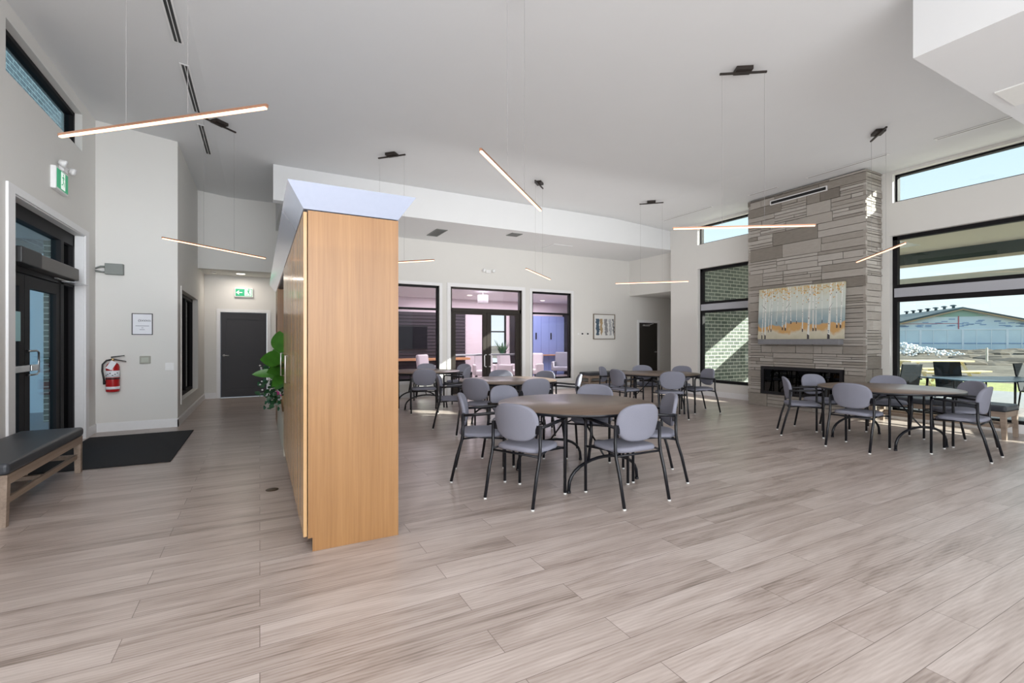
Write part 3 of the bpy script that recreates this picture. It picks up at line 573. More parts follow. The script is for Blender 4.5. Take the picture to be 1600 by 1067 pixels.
# ------------------------------------------------------------------ tables
def make_table():
    t = thing('round_table', '', 'table'); R = .80
    o = MB(); o.lathe([(R-.003, .727), (R, .73), (R, .742), (R-.003, .745)], seg=72); top = o.build('tabletop', LAM, t)
    e = MB(); e.lathe([(R-.06, .712), (R-.004, .714), (R+.002, .72), (R+.002, .738), (R-.001, .741)], seg=72); e.build('edge_band', STEELB, top)
    m = MB(); m.box(-.55, -.46, .69, .55, -.42, .712); m.box(-.55, .42, .69, .55, .46, .712); m.box(-.02, -.46, .69, .02, .46, .712); m.build('under_frame', STEELB, t)
    for sg in (-1, 1):
        y = sg*.44; m = MB(); arc = []
        for k in range(17):
            a = PI*k/16; arc.append((-.43*math.cos(a), y, .02+.26*math.sin(a)**.75))
        m.tube(arc, .0155, 8)
        for s2 in (-1, 1): m.tube([(s2*.20, y, .255), (s2*.16, y, .5), (s2*.17, y, .70)], .0145, 8)
        lg = m.build('leg', STEELB, t)
        for s2 in (-1, 1): MB().lathe([(.019, 0), (.019, .02)], (s2*.43, y, 0), 10).build('foot_glide', STEELB, lg)
        m = MB(); m.tube([(0, y, .28), (0, y*.6, .45), (0, y*.12, .69)], .009, 6); m.build('brace', STEELB, t)
    return t
tab = make_table(); T = tree_of(tab)
TB = {'a': (2.88, 3.98, .05, 'round brown table nearest the camera, right of the oak cabinet'),
      'b': (3.60, 6.85, .1, 'round brown table directly behind the nearest table, facing the double door'),
      'c': (3.05, 9.75, -.1, 'round table half hidden by the oak cabinet, below the lounge windows'),
      'd': (7.00, 6.90, .9, 'round brown table in front of the dark corner door'),
      'e': (7.58, 3.25, -.25, 'round brown table at the right between fireplace and big window')}
for i, k in enumerate('abcde'):
    o = tab if i == 0 else copy_tree(tab, None, T); x, y, r, lb = TB[k]; o.location = (x, y, 0); o.rotation_euler = (0, 0, r); tag(o, lb, 'table', 'round dining tables')
# ------------------------------------------------------------------ chairs
def superpad(mb, cx, cz, w, h, thick, y, bow, seg=32, horizontal=False):
    """rounded pad; vertical (back) or horizontal (seat)"""
    rings = [(0.90, 1, 1), (.965, .86, 1), (1.0, .35, 1), (1.0, -.35, 1), (.965, -.86, 1), (0.90, -1, 1)]
    vs = []; fs = []; n = seg
    def pt(k, s_, ty):
        a = 2*PI*k/n; e_ = .62; c = math.cos(a); q = math.sin(a); e_ = .62 if horizontal else (.71 if q > 0 else .66); X = math.copysign(abs(c)**e_, c)*w/2*s_; Z = math.copysign(abs(q)**e_, q)*h/2*s_
        Z2 = Z
        if not horizontal and Z < 0: X *= 1-.10*(-Z/(h/2))
        if horizontal: return Vector((X, y+Z2, cz+ty*thick/2-(.012*(abs(X)/(w/2))**2)+(-.02 if Z2 > h*.42 else 0)))
        return Vector((X, y+ty*thick/2+bow*(X/(w/2))**2-.10*(Z2)*0-.16*(Z2+h/2), cz+Z2))
    for (s_, ty, _) in rings:
        for k in range(n): vs.append(pt(k, s_, ty))
    for i in range(len(rings)-1):
        for k in range(n): k2 = (k+1) % n; fs.append((i*n+k, i*n+k2, (i+1)*n+k2, (i+1)*n+k))
    for i, ty in ((0, 1), (len(rings)-1, -1)):
        prev = [i*n+k for k in range(n)]
        for s_ in (.6, .3):
            base = len(vs)
            for k in range(n): vs.append(pt(k, s_, ty*1.05))
            for k in range(n): k2 = (k+1) % n; fs.append((prev[k], prev[k2], base+k2, base+k))
            prev = [base+k for k in range(n)]
        vs.append(pt(0, 0, ty*1.05)); c = len(vs)-1
        for k in range(n): fs.append((prev[k], prev[(k+1) % n], c))
    sm = mb.smooth; mb.smooth = True; mb._add(vs, fs); mb.smooth = sm; return mb
def make_chair():
    t = thing('armchair', '', 'chair'); X = .250
    superpad(MB(), 0, .462, .47, .46, .045, .035, 0, horizontal=True).build('seat', FAB, t)
    bk = superpad(MB(), 0, .685, .455, .325, .04, -.155, .045).build('backrest', FAB, t)
    for s_ in (-1, 1): MB().rbox(s_*.225-.022, -.155, .60, s_*.225+.022, -.125, .675, .004).build('bracket', STEELB, bk)
    for s_ in (-1, 1):
        x = s_*X
        f = MB().tube([(x, .262, .012), (x, .262, .44), (x, .262, .63), (x, .255, .665), (x, .235, .678)], .0142, 10).build('front_leg', STEELB, t)
        MB().lathe([(.015, 0), (.015, .014)], (x, .262, 0), 10).build('foot_glide', GLIDE, f)
        r = MB().tube([(x, -.262, .012), (x, -.205, .26), (x, -.162, .40), (x, -.150, .47), (x, -.148, .67)], .0145, 10).build('rear_leg', STEELB, t)
        MB().lathe([(.015, 0), (.015, .014)], (x, -.262, 0), 10).build('foot_glide', GLIDE, r)
        MB().tube([(x, .238, .678), (x, .12, .674), (x, -.02, .662), (x, -.150, .655)], [.0125, .0155, .0155, .012], 10).build('armrest', STEELB, t)
    m = MB(); m.tube([(-X, .262, .415), (X, .262, .415)], .010, 8); m.tube([(-X, -.158, .415), (X, -.158, .415)], .010, 8)
    for s_ in (-1, 1): m.tube([(s_*X, -.158, .425), (s_*(X-.03), .0, .437), (s_*X, .262, .425)], .009, 8)
    m.build('seat_frame', STEELB, t); return t
CH = [ # (x, y, aim-or-table, label)
 (2.08, 3.62, 'a', 'grey armchair, back to camera, nearest the oak cabinet corner at the nearest table', (.90, .43)),
 (2.87, 3.20, 'a', 'grey armchair, back to camera, at the right front of the nearest table', (.01, 1)),
 (3.56, 3.56, 'a', 'grey armchair seen side-on at the right end of the nearest table', (-.86, .51)),
 (1.99, 4.43, 'a', 'grey armchair seen side-on at the left end of the nearest table', (.90, -.44)),
 (2.62, 4.86, 'a', 'grey chair facing camera behind the nearest table, left of its pair', None),
 (3.53, 4.53, 'a', 'grey chair facing camera behind the nearest table, right of its pair', None),
 (2.87, 6.33, 'b', 'grey armchair, back to camera, at left front of the second table', None),
 (2.72, 7.20, 'b', 'grey armchair seen side-on at the left end of the second table', (.93, -.36)),
 (3.52, 5.95, 'b', 'grey chair, back to camera, at right front of the second table', None),
 (4.42, 6.30, 'b', 'grey armchair seen side-on at the right end of the second table', None),
 (3.88, 7.62, 'b', 'sunlit chair facing camera behind the second table, before the double door', None),
 (4.38, 7.12, 'b', 'grey chair behind the second table, in front of the right lounge window', None),
 (2.82, 8.88, 'c', 'dark grey chair, back to camera, at the table half hidden by the cabinet', None),
 (3.70, 9.20, 'c', 'grey chair at the right of the half-hidden table, left of the double door', None),
 (3.45, 10.72, 'c', 'dark chair behind the half-hidden table, topping its far edge', None),
 (4.08, 10.18, 'c', 'grey chair at the right rear of the half-hidden table, by the sunlit door', None),
 (2.20, 9.70, 'c', 'chair partly cut off by the cabinet, left of the half-hidden table', None),
 (6.17, 6.95, 'd', 'grey armchair at the left of the corner table, turned three-quarter from camera', None),
 (6.45, 7.68, 'd', 'thin side view chair at the left rear of the corner table, beside the wall bench', None),
 (7.42, 7.70, 'd', 'grey chair behind the corner table, in front of the dark door', None),
 (6.55, 6.15, 'd', 'grey armchair, back to camera, at the front of the corner table', None),
 (7.88, 7.16, 'd', 'grey chair at the right rear of the corner table, left of the brick-view window', None),
 (7.60, 6.36, 'd', 'grey armchair seen side-on at the right end of the corner table', (-.94, .33)),
 (7.09, 4.15, 'e', 'grey armchair side-on at the left end of the fireplace table', (.62, -.79)),
 (7.85, 4.25, 'e', 'grey chair facing camera in front of the firebox, behind the fireplace table', None),
 (6.82, 3.25, 'e', 'grey armchair, back to camera, at the front of the fireplace table', (1, .03)),
 (8.47, 3.62, 'e', 'grey chair behind the fireplace table, right of the stone chimney corner', None),
 (8.28, 2.72, 'e', 'grey armchair at the right rear of the fireplace table, against the big window', (-.82, .57)),
 (7.50, 2.40, 'e', 'grey armchair at the far right end of the fireplace table, nearest the right edge', (-.10, 1)),
]
ch = make_chair(); T = tree_of(ch)
for i, (x, y, k, lb, d) in enumerate(CH):
    if d is None: d = (TB[k][0]-x, TB[k][1]-y)
    o = ch if i == 0 else copy_tree(ch, None, T); o.location = (x, y, 0); o.rotation_euler = (0, 0, math.atan2(d[1], d[0])-PI/2)
    tag(o, lb, 'chair', 'grey armchairs around the round tables')
# ------------------------------------------------------------------ pendants
PL = [(-.55, 3.51, -42, 'long slanted light bar at upper left, hanging before the high left window'), (1.92, 3.50, 43, 'light bar sloping down right, hanging over the middle of the ceiling'),
      (4.92, 3.52, -34, 'light bar crossing in front of the stone chimney top'), (8.15, 3.60, 45, 'short-looking light bar by the right window edge and stone corner'),
      (-.51, 7.92, 41.5, 'light bar hanging above the hall, before the dark hall door'), (1.95, 7.90, -46, 'light bar mostly hidden behind the top of the oak cabinet'),
      (4.87, 7.94, 41, 'small light bar hanging above the lounge double door'), (7.76, 7.83, -43, 'light bar hanging above the corner table')]
def make_pendant():
    t = thing('pendant_light', '', 'pendant light'); zr = 0; L_ = .79
    MB().box(-L_, -.009, 0, L_, .009, .016).build('rod', COPPER, t)
    m = MB(); m.box(-L_+.01, -.009, -.010, L_-.01, .009, 0); m.build('diffuser', LIT, t)
    for s_ in (-1, 1): m = MB().tube([(s_*.235, 0, .03), (s_*.235, 0, 1.79)], .0016, 5); m.build('cable', mat('grey_cable', (.28, .27, .27), .5), t)
    c = MB().box(-.26, -.011, 1.77, .26, .011, 1.79); c.box(-.09, -.065, 1.79, .09, .065, 1.83); c.build('canopy', BRONZE, t)
    return t
pd = make_pendant(); T = tree_of(pd)
for i, (x, y, a, lb) in enumerate(PL):
    o = pd if i == 0 else copy_tree(pd, None, T); o.location = (x, y, zc(x)-1.832); o.rotation_euler = (0, 0, math.radians(a)); tag(o, lb, 'pendant light', 'linear pendant lights')
# ------------------------------------------------------------------ ceiling slots and grilles
def slot(x, y0, y1, label, col, wdt=.05, dark=True, z=None):
    zz = (zc(x) if z is None else z)
    sl = math.atan(.12) if x < -.6 else (math.atan(.055) if x > 8 else 0)
    t = thing('slot_diffuser', label, 'air vent', (x, (y0+y1)/2, zz-.004)); t.rotation_euler = (0, sl, 0); h = (y1-y0)/2
    m = MB(); m.box(-wdt, -h, -.006, wdt, h, 0); m.build('flange', WHITE, t)
    s_ = MB()
    if dark:
        s_.box(-wdt*.62, -h+.02, -.010, -wdt*.12, h-.02, -.0055); s_.box(wdt*.12, -h+.02, -.010, wdt*.62, h-.02, -.0055); s_.build('slots', BLK, t)
    else:
        s_.box(-wdt*.25, -h+.03, -.009, wdt*.25, h-.03, -.0055); s_.build('slots', mat('grey_slot', (.30, .30, .30), .6), t)
slot(-.76, 4.30, 6.06, 'black twin slot ceiling vent cut by the top of the picture', BLK)
slot(-.76, 6.50, 7.78, 'black twin slot ceiling vent in the middle of the left row', BLK)
slot(-.76, 8.20, 9.42, 'black twin slot ceiling vent farthest back in the left row', BLK)
for y0, y1, lb in ((2.40, 3.28, 'white ceiling slot vent above the big right window'), (3.88, 5.20, 'white ceiling slot vent beside the stone chimney top'), (5.75, 6.40, 'short white ceiling slot vent left of the chimney top'), (7.30, 8.80, 'white ceiling slot vent above the far high window')):
    slot(9.12, y0, y1, lb, None, .04, False)
def grille(x, y, w_, d_, rz, label):
    t = thing('ceiling_grille', label, 'air vent', (x, y, 3.898), rz)
    m = MB(); m.box(-w_/2, -d_/2, -.012, w_/2, -d_/2+.02, 0); m.box(-w_/2, d_/2-.02, -.012, w_/2, d_/2, 0); m.box(-w_/2, -d_/2, -.012, -w_/2+.02, d_/2, 0); m.box(w_/2-.02, -d_/2, -.012, w_/2, d_/2, 0); m.build('frame', GREYBOX, t)
    m = MB(); n = 12
    for k in range(n): yy = -d_/2+.02+(d_-.04)*(k+.5)/n; m.box(-w_/2+.02, yy-.008, -.008, w_/2-.02, yy+.008, -.002)
    m.build('louvres', mat('grille_grey', (.16, .165, .16), .6), t); MB().box(-w_/2+.01, -d_/2+.01, -.002, w_/2-.01, d_/2-.01, 0).build('duct_cover', mat('duct_dark', (.11, .11, .11), .7), t)
grille(3.62, 10.43, .26, .72, 0, 'grey grille under the soffit, left of the pair'); grille(5.30, 9.76, .28, .30, 0, 'smaller grey grille under the soffit, right of the pair')
tag(MB().box(6.7, 10.2, 3.888, 7.3, 10.8, 3.9).build('access_panel', CEIL), 'white square access panel under the soffit', 'panel')
tag(MB().box(6.55, .9, 3.886, 7.1, 1.88, 3.8995).build('access_panel', mat('off_white_panel', (.74, .74, .72), .6)), 'white access panel under the near bulkhead at upper right', 'panel')
def downlight(x, y, z, label, r=.07):
    t = thing('downlight', label, 'ceiling light', (x, y, z)); MB().lathe([(r, -.008), (r+.015, -.004), (r+.015, 0)], seg=24).build('trim_ring', WHITE, t); MB().lathe([(r-.01, -.012), (r-.005, -.008)], seg=24).build('diffuser', LITW, t)
downlight(-.40, 12.85, 2.98, 'round recessed ceiling light in front of the dark hall door', .10)
downlight(11.2, 10.3, 2.80, 'round ceiling light in the corner alcove by the dark door', .08)
tag(MB().lathe([(.05, 0), (.055, -.02), (.03, -.03)], (-.95, 12.9, 2.98), 16).build('smoke_detector', WHITE), 'white disc detector on the low hall ceiling', 'detector')
# ------------------------------------------------------------------ exit signs and emergency heads
def running_man(mb, x, z, s_, d=.0):
    """pictogram drawn in the local XZ plane at y=d"""
    def q(pts): mb._add([(x+p[0]*s_, d, z+p[1]*s_) for p in pts], [tuple(range(len(pts)))])
    q([(.05+.11*math.cos(a*PI/4), .78+.11*math.sin(a*PI/4)) for a in range(8)])
    q([(-.10, .62), (.12, .66), (.06, .20), (-.14, .22)]); q([(.08, .66), (.34, .46), (.30, .38), (.02, .56)]); q([(-.08, .62), (-.34, .50), (-.34, .40), (-.06, .52)])
    q([(.04, .26), (.28, .06), (.22, -.28), (.13, -.26), (.16, .02), (-.06, .14)]); q([(-.02, .24), (-.14, -.02), (-.46, -.14), (-.44, -.23), (-.10, -.12), (.06, .16)])
def exit_sign(name, label, loc, rz, w_, h_, arrow, heads):
    t = thing(name, label, 'exit sign', loc, rz); MB().rbox(-w_/2, -.055, -h_/2, w_/2, 0, h_/2, .008).build('housing', WHITE, t)
    g = .022; MB().box(-w_/2+g, -.060, -h_/2+g, w_/2-g, -.055, h_/2-g).build('green_face', GREEN, t)
    WE = mat('sign_white', (.8, .85, .8), .5, emit=(.8, .9, .85), es=.6); m = MB()
    if arrow:
        m.box(.015, -.0625, -h_/2+g+.012, w_/2-g-.012, -.060, h_/2-g-.012); m.build('door_panel', WE, t)
        a = MB(); cx = -w_/4-.005; k = h_*.24
        a._add([(cx-k*1.2, -.063, 0), (cx, -.063, -k), (cx, -.063, -k*.45), (cx-k*.45, -.063, -k*.12), (cx+k*1.3, -.063, -k*.12), (cx+k*1.3, -.063, k*.12), (cx-k*.45, -.063, k*.12), (cx, -.063, k*.45), (cx, -.063, k)], [(0, 1, 2, 3, 4, 5, 6, 7, 8)])
        a.build('arrow', WE, t); r = MB(); running_man(r, w_/4-.002, -h_*.13, h_*.66, -.064); r.build('running_figure', GREEN, t)
    else:
        m.box(-w_*.14, -.0625, -h_/2+g+.01, w_*.17, -.060, h_/2-g-.01); m.build('door_panel', WE, t); r = MB(); running_man(r, .005, -h_*.12, h_*.52, -.064); r.build('running_figure', GREEN, t)
    return t
exit_sign('exit_sign', 'white box with green running-figure sign above the glass entrance', (XL, 7.69, 3.34), PI/2, .40, .27, False, True)
exit_sign('exit_sign', 'green exit sign with left arrow above the dark hall door', (-.345, YH, 2.575), 0, .40, .22, True, False)
def emergency(label, loc, rz, sep):
    t = thing('emergency_light', label, 'emergency light', loc, rz); MB().rbox(-.07, -.05, -.03, .07, 0, .05, .01).build('base', WHITE, t)
    for s_ in (-1, 1):
        m = MB(); m.tube([(s_*.05, -.03, .03), (s_*sep, -.05, .05)], .01, 6); Mx = Matrix.Translation((s_*sep, -.06, .04)) @ Matrix.Rotation(PI/2+.4, 4, 'X'); m.lathe([(.03, -.03), (.045, .02), (.045, .035)], seg=16, M=Mx); h = m.build('lamp_head', WHITE, t)
        MB().lathe([(.038, .036), (.036, .040)], seg=16, M=Mx).build('lens', mat('clear_lens', (.85, .86, .88), .1), h)
emergency('white emergency lamp heads above the green sign by the entrance', (XL, 7.83, 3.52), PI/2, .16)
emergency('white twin emergency lamp on the wall above the double door', (5.35, YB, 3.22), 0, .14)
# ------------------------------------------------------------------ entry wall items
t = thing('junction_box', 'grey metal box with two curved conduits on the entry wall', 'electrical box', (-1.965, YX, 2.475))
MB().rbox(-.10, -.09, -.08, .12, 0, .085, .006).build('box', GREYBOX, t)
for z_ in (.035, -.045): MB().tube([(-.10, -.05, z_), (-.15, -.05, z_), (-.20, -.035, z_-.02*(1 if z_ > 0 else -.4)), (-.222, -.0, z_-.03*(1 if z_ > 0 else -.4))], .014, 8).build('conduit', GREYBOX, t)
t = thing('fire_extinguisher', 'red fire extinguisher with white tag hung on the entry wall', 'fire extinguisher', (-1.965, YX-.10, .61))
m = MB(); m.lathe([(.05, 0), (.078, .006), (.083, .02), (.083, .38), (.07, .42), (.04, .45), (.028, .46)], seg=28); m.build('cylinder', RED, t)
m = MB(); m.lathe([(.0845, .225), (.0845, .325)], seg=28); m.lathe([(.0845, .045), (.0845, .085)], seg=28); m.build('label_band', PAPER, t)
m = MB(); m.lathe([(.0855, .195), (.0855, .215)], seg=28)
for k in range(6): a = -PI/2+.35*(k-2.5); m.box(-.01, -.001, 0, .01, .001, .012, M=Matrix.Translation((.086*math.cos(a), .086*math.sin(a), .25+.016*(k % 3))) @ Matrix.Rotation(a+PI/2, 4, 'Z'))
m.build('strap', BLK, t)
m = MB(); m.lathe([(.02, .46), (.022, .50), (.016, .51)], seg=14); m.build('valve', BRASS, t)
m = MB(); m.prism([(-.02, 0), (.14, .03), (.14, .042), (-.02, .022)], -.011, .011, M=Matrix.Translation((0, 0, .515)) @ Matrix.Rotation(PI/2, 4, 'X')); m.prism([(-.01, 0), (.16, -.035), (.16, -.024), (.02, .012)], -.011, .011, M=Matrix.Translation((0, 0, .49)) @ Matrix.Rotation(PI/2, 4, 'X')); m.build('lever', BLK, t)
m = MB(); m.tube([(-.02, 0, .49), (-.07, -.01, .48), (-.115, -.02, .42), (-.12, -.02, .32), (-.105, -.02, .23), (-.098, -.02, .18)], .012, 8); m.tube([(-.098, -.02, .18), (-.093, -.02, .12)], [.014, .019], 8); m.build('hose', BLK, t)
m = MB(); m.box(-.03, -.002, -.13, .045, .002, 0, M=Matrix.Translation((.03, -.10, .47)) @ Matrix.Rotation(.5, 4, 'Y') @ Matrix.Rotation(-.1, 4, 'X')); m.build('tag', PAPER, t)
m = MB(); m.box(-.02, .06, .1, .02, .10, .40); m.build('wall_bracket', STEEL, t)
INK = mat('black_ink', (.03, .03, .05), .6)
t = thing('framed_notice', 'small black framed white notice on the entry wall above the extinguisher', 'notice', (-1.623, YX, 1.647))
m = MB(); w2, h2, f = .132, .168, .011
m.box(-w2, -.018, -h2, -w2+f, 0, h2); m.box(w2-f, -.018, -h2, w2, 0, h2); m.box(-w2+f, -.018, -h2, w2-f, 0, -h2+f); m.box(-w2+f, -.018, h2-f, w2-f, 0, h2); m.build('frame', BLK, t)
MB().box(-w2+f, -.009, -h2+f, w2-f, -.004, h2-f).build('sheet', PAPER, t)
m = MB(); m.tube([(-.052+.155*k/60+.010*math.sin(k*.9), -.0100, .055+.013*math.sin(k*.75)*(1.6 if k < 10 else 1)) for k in range(61)], .0022, 5); m.build('print_heading', INK, t)
m = MB(); m.box(-.085, -.010, -.032, .085, -.009, -.022); m.box(-.012, -.010, -.062, .014, -.009, -.053); m.box(-.035, -.010, -.090, .03, -.009, -.081); m.build('print_lines', mat('grey_ink', (.35, .35, .42), .6), t)
t = thing('thermostat', 'beige thermostat with framed face on the entry wall', 'thermostat', (-1.587, YX, 1.087)); MB().rbox(-.068, -.03, -.06, .068, 0, .06, .006).build('body', mat('olive_beige', (.34, .34, .29), .5), t); MB().box(-.045, -.033, -.035, .045, -.03, .035).build('display', mat('display_grey', (.42, .44, .38), .4), t)
t = thing('light_switch', 'white double light switch plate near the entry wall corner', 'light switch', (-1.275, YX, .975)); MB().rbox(-.058, -.008, -.06, .058, 0, .06, .003).build('plate', WHITE, t)
for s_ in (-1, 1): MB().rbox(s_*.024-.017, -.012, -.033, s_*.024+.017, -.007, .033, .002).build('rocker', WHITE, t)
# back wall items
t = thing('framed_print', 'framed abstract brush stroke print on the back wall', 'picture', (9.275, YB, 1.82)); w2, h2, f = .415, .385, .02
m = MB(); m.box(-w2, -.035, -h2, -w2+f, 0, h2); m.box(w2-f, -.035, -h2, w2, 0, h2); m.box(-w2+f, -.035, -h2, w2-f, 0, -h2+f); m.box(-w2+f, -.035, h2-f, w2-f, 0, h2); m.build('frame', mat('dark_oak_frame', (.16, .125, .09), .5), t)
MB().box(-w2+f, -.02, -h2+f, w2-f, -.01, h2-f).build('sheet', mat('print_paper', (.70, .70, .68), .7), t)
rd = random.Random(5)
for nm, cx, w_, c in (('slate_stroke', -.27, .13, (.06, .10, .14)), ('ochre_stroke', -.13, .09, (.38, .28, .16)), ('grey_stroke', .05, .10, (.26, .26, .27)), ('pale_grey_stroke', .22, .10, (.42, .43, .45)), ('charcoal_stroke', .335, .05, (.13, .13, .14))):
    m = MB(); L1 = []; R1 = []
    for k in range(15): z = .24-.50*k/14; wob = rd.uniform(-.02, .02); L1.append((cx-w_/2+wob+.04*k/14, z)); R1.append((cx+w_/2+rd.uniform(-.02, .02)+.04*k/14-(.03 if k > 11 else 0), z))
    for k in range(14): m._add([(L1[k][0], -.0215, L1[k][1]), (L1[k+1][0], -.0215, L1[k+1][1]), (R1[k+1][0], -.0215, R1[k+1][1]), (R1[k][0], -.0215, R1[k][1])], [(0, 1, 2, 3)])
    m.build(nm, mat(nm, c, .8, noise=.5, nscale=25), t)
for x, lb in ((8.46, 'dark wall plate left of its pair, beside the framed print'), (8.66, 'dark wall plate right of its pair, beside the framed print')):
    t = thing('wall_plate', lb, 'wall plate', (x, YB, 1.60)); MB().rbox(-.045, -.006, -.035, .045, 0, .035, .002).build('plate', WHITE, t); MB().rbox(-.032, -.01, -.022, .032, -.005, .022, .002).build('insert', BLK, t)
tag(MB().rbox(8.28, YB-.006, 1.565, 8.35, YB, 1.635, .002).build('wall_plate', WHITE), 'plain white wall plate left of the two dark ones', 'wall plate')
# ------------------------------------------------------------------ lounge beyond the glass
PINKW = mat('rose_white_paint', (.60, .52, .55), .7); BLUEW = mat('periwinkle_panel', (.26, .33, .62), .5); SLAT = mat('dark_slat_wood', (.012, .009, .012), .5)
LY = 16.4
struct(MB().box(2.0, YB+.18, 2.95, 13.6, 18, 3.05).build('ceiling_lounge', mat('lounge_ceiling', (.80, .78, .82), .7)))
m = MB(); wall_cells(m, 'y', LY, LY+.15, 1.6, 13.6, 0, 3.0, [(7.85, 8.55, .5, 2.5)]); struct(m.build('wall_lounge_back', PINKW))
m = MB(); m.box(1.5, YB+.18, 0, 1.7, LY, 3); struct(m.build('wall_lounge_left', PINKW))
m = MB(); m.box(13.4, YB+.18, 0, 13.6, LY, 3); struct(m.build('wall_lounge_right', BLUEW))
frame_y('window_10', LY+.02, .08, (7.85, 8.55, .5, 2.5), bars=[(1.75, .05)])
t = thing('slat_wall_panel', 'dark horizontal slat panel behind the lounge windows', 'wall panel', (0, 0, 0)); m = MB(); m.box(2.4, LY-.06, 0, 6.78, LY-.03, 2.42); m.build('backing', SLAT, t); m = MB()
for k in range(20): m.box(2.4, LY-.09, .06+k*.118, 6.78, LY-.06, .06+k*.118+.085)
m.build('slats', mat('slat_wood_face', (.030, .022, .030), .6), t)
t = thing('television', 'large dark television on the lounge slat wall', 'television', (4.35, LY-.10, 1.5)); MB().rbox(-.95, -.04, -.42, .95, 0, .42, .01).build('bezel', BLK, t); MB().box(-.93, -.043, -.40, .93, -.04, .40).build('screen', mat('dark_screen', (.006, .006, .009), .5, spec=.15), t)
tag(MB().rbox(2.4, LY-.55, .70, 6.78, LY-.10, .78, .01).build('console_shelf', wood_mat('orange_wood', (.42, .20, .09), (.60, .32, .16), 'x')), 'orange wood console shelf along the lounge slat wall', 'shelf')
t = thing('panel_cupboard', 'periwinkle blue cupboard wall with dark handles in the lounge', 'cupboard', (0, 0, 0))
MB().box(9.7, LY-.12, 0, 11.2, LY-.02, 2.4).build('carcass', BLUEW, t)
for k in range(4):
    d = MB().rbox(9.7+k*.375+.004, LY-.14, .05, 9.7+(k+1)*.375-.004, LY-.12, 2.36, .002).build('door', BLUEW, t)
    if k in (0, 2): MB().rbox(9.7+k*.375+(.10 if k == 0 else .06), LY-.17, 1.45, 9.7+k*.375+(.15 if k == 0 else .11), LY-.14, 1.72, .004).build('pull_handle', BLK, d)
tag(MB().rbox(9.72, LY-.55, .80, 11.15, LY-.141, .84, .008).build('counter_shelf', MATS['orange_wood']), 'thin orange wood counter in front of the blue cupboards', 'shelf')
t = thing('bookcase', 'dark open bookcase right of the blue cupboards', 'bookcase', (11.2, LY-.35, 0)); m = MB(); m.box(0, .28, 0, .8, .33, 2.5); m.box(0, 0, 0, .03, .28, 2.5); m.box(.77, 0, 0, .8, .28, 2.5); m.build('carcass', SLAT, t)
for z_ in (.9, 1.3, 1.7, 2.1): MB().box(.03, 0, z_, .77, .28, z_+.03).build('shelf', BLUEW, t)
for x, z_, h, c, lb in ((11.33, .93, .2, (.7, .35, .3), 'small coral vase on the lowest visible bookcase shelf'), (11.4, 1.33, .18, (.75, .5, .4), 'peach ornament on the middle bookcase shelf'), (11.36, 1.73, .16, (.8, .8, .8), 'white bowl-like ornament on the upper bookcase shelf')):
    tag(MB().lathe([(.04, 0), (.07, h*.4), (.03, h*.8), (.035, h)], (x, LY-.2, z_), 14).build('ornament', mat('orn%d' % int(z_*100), c, .5)), lb, 'ornament')
tag(MB().box(8.68, LY-.1, 0, 9.0, LY-.03, 2.4).build('display_niche', SLAT), 'narrow dark panel right of the lounge window', 'wall panel')
t = thing('drum_pendant', 'white drum shade hanging behind the transom of the double door', 'pendant light', (6.25, 13.6, 2.58)); MB().lathe([(.17, 0), (.17, .26)], seg=28).build('lamp_shade', mat('linen_shade', (.70, .66, .70), .7), t); MB().tube([(0, 0, .2), (0, 0, .37)], .008, 6).build('stem', WHITE, t)
for x, y, lb in ((6.3, 14.8, 'recessed lounge light, left one seen through the door transom'), (8.6, 14.6, 'recessed lounge light seen through the right window, nearer one'), (9.6, 15.4, 'recessed lounge light seen through the right window, farther one')): downlight(x, y, 2.95, lb, .09)
LCH = mat('pale_lilac_upholstery', (.66, .60, .62), .8)
def lounge_chair(x, y, rz, label, m1=LCH, legs=SLAT, s=1.0):
    t = thing('lounge_chair', label, 'chair', (x, y, 0), rz); t.scale = (s, s, s)
    MB().rbox(-.30, -.28, .30, .30, .28, .46, .05).build('seat', m1, t)
    m = MB(); m.rbox(-.30, -.36, .42, .30, -.24, .98, .05, M=Matrix.Translation((0, -.3, .42)) @ Matrix.Rotation(.12, 4, 'X') @ Matrix.Translation((0, .3, -.42))); m.build('backrest', m1, t)
    for s_ in (-1, 1): MB().rbox(s_*.31-.05, -.30, .30, s_*.31+.05, .24, .64, .04).build('armrest', m1, t)
    for sx_ in (-1, 1):
        for sy_ in (-1, 1): MB().tube([(sx_*.25, sy_*.23, .31), (sx_*.28, sy_*.26, 0)], [.02, .012], 8).build('leg', legs, t)
lounge_chair(4.55, 13.5, -2.4, 'white lounge chair seen through the left lounge window')
lounge_chair(6.3, 13.6, 2.8, 'pale lounge chair seen through the left door leaf')
lounge_chair(7.15, 13.3, -2.7, 'pale lounge chair seen through the right door leaf, left one')
lounge_chair(7.95, 13.5, 2.2, 'pale lounge chair seen through the right door leaf, right one')
lounge_chair(9.75, 14.3, 2.4, 'grey lounge chair seen through the right lounge window', mat('grey_upholstery', (.22, .22, .26), .8))
t = thing('planter', 'spiky green plant in a tall pot near the lounge window', 'plant', (7.75, 15.2, 0)); MB().lathe([(.14, 0), (.18, .7), (.19, .85), (.16, .85)], seg=20).build('pot', mat('pale_blue_pot', (.45, .55, .65), .5), t); m = MB(); rd = random.Random(2)
for k in range(26):
    a = rd.uniform(0, 2*PI); r = rd.uniform(.1, .34); leaf(m, (0, 0, .82), (r*math.cos(a), r*math.sin(a), rd.uniform(1.15, 1.5)), .07, .03)
m.build('foliage', LEAFD, t)
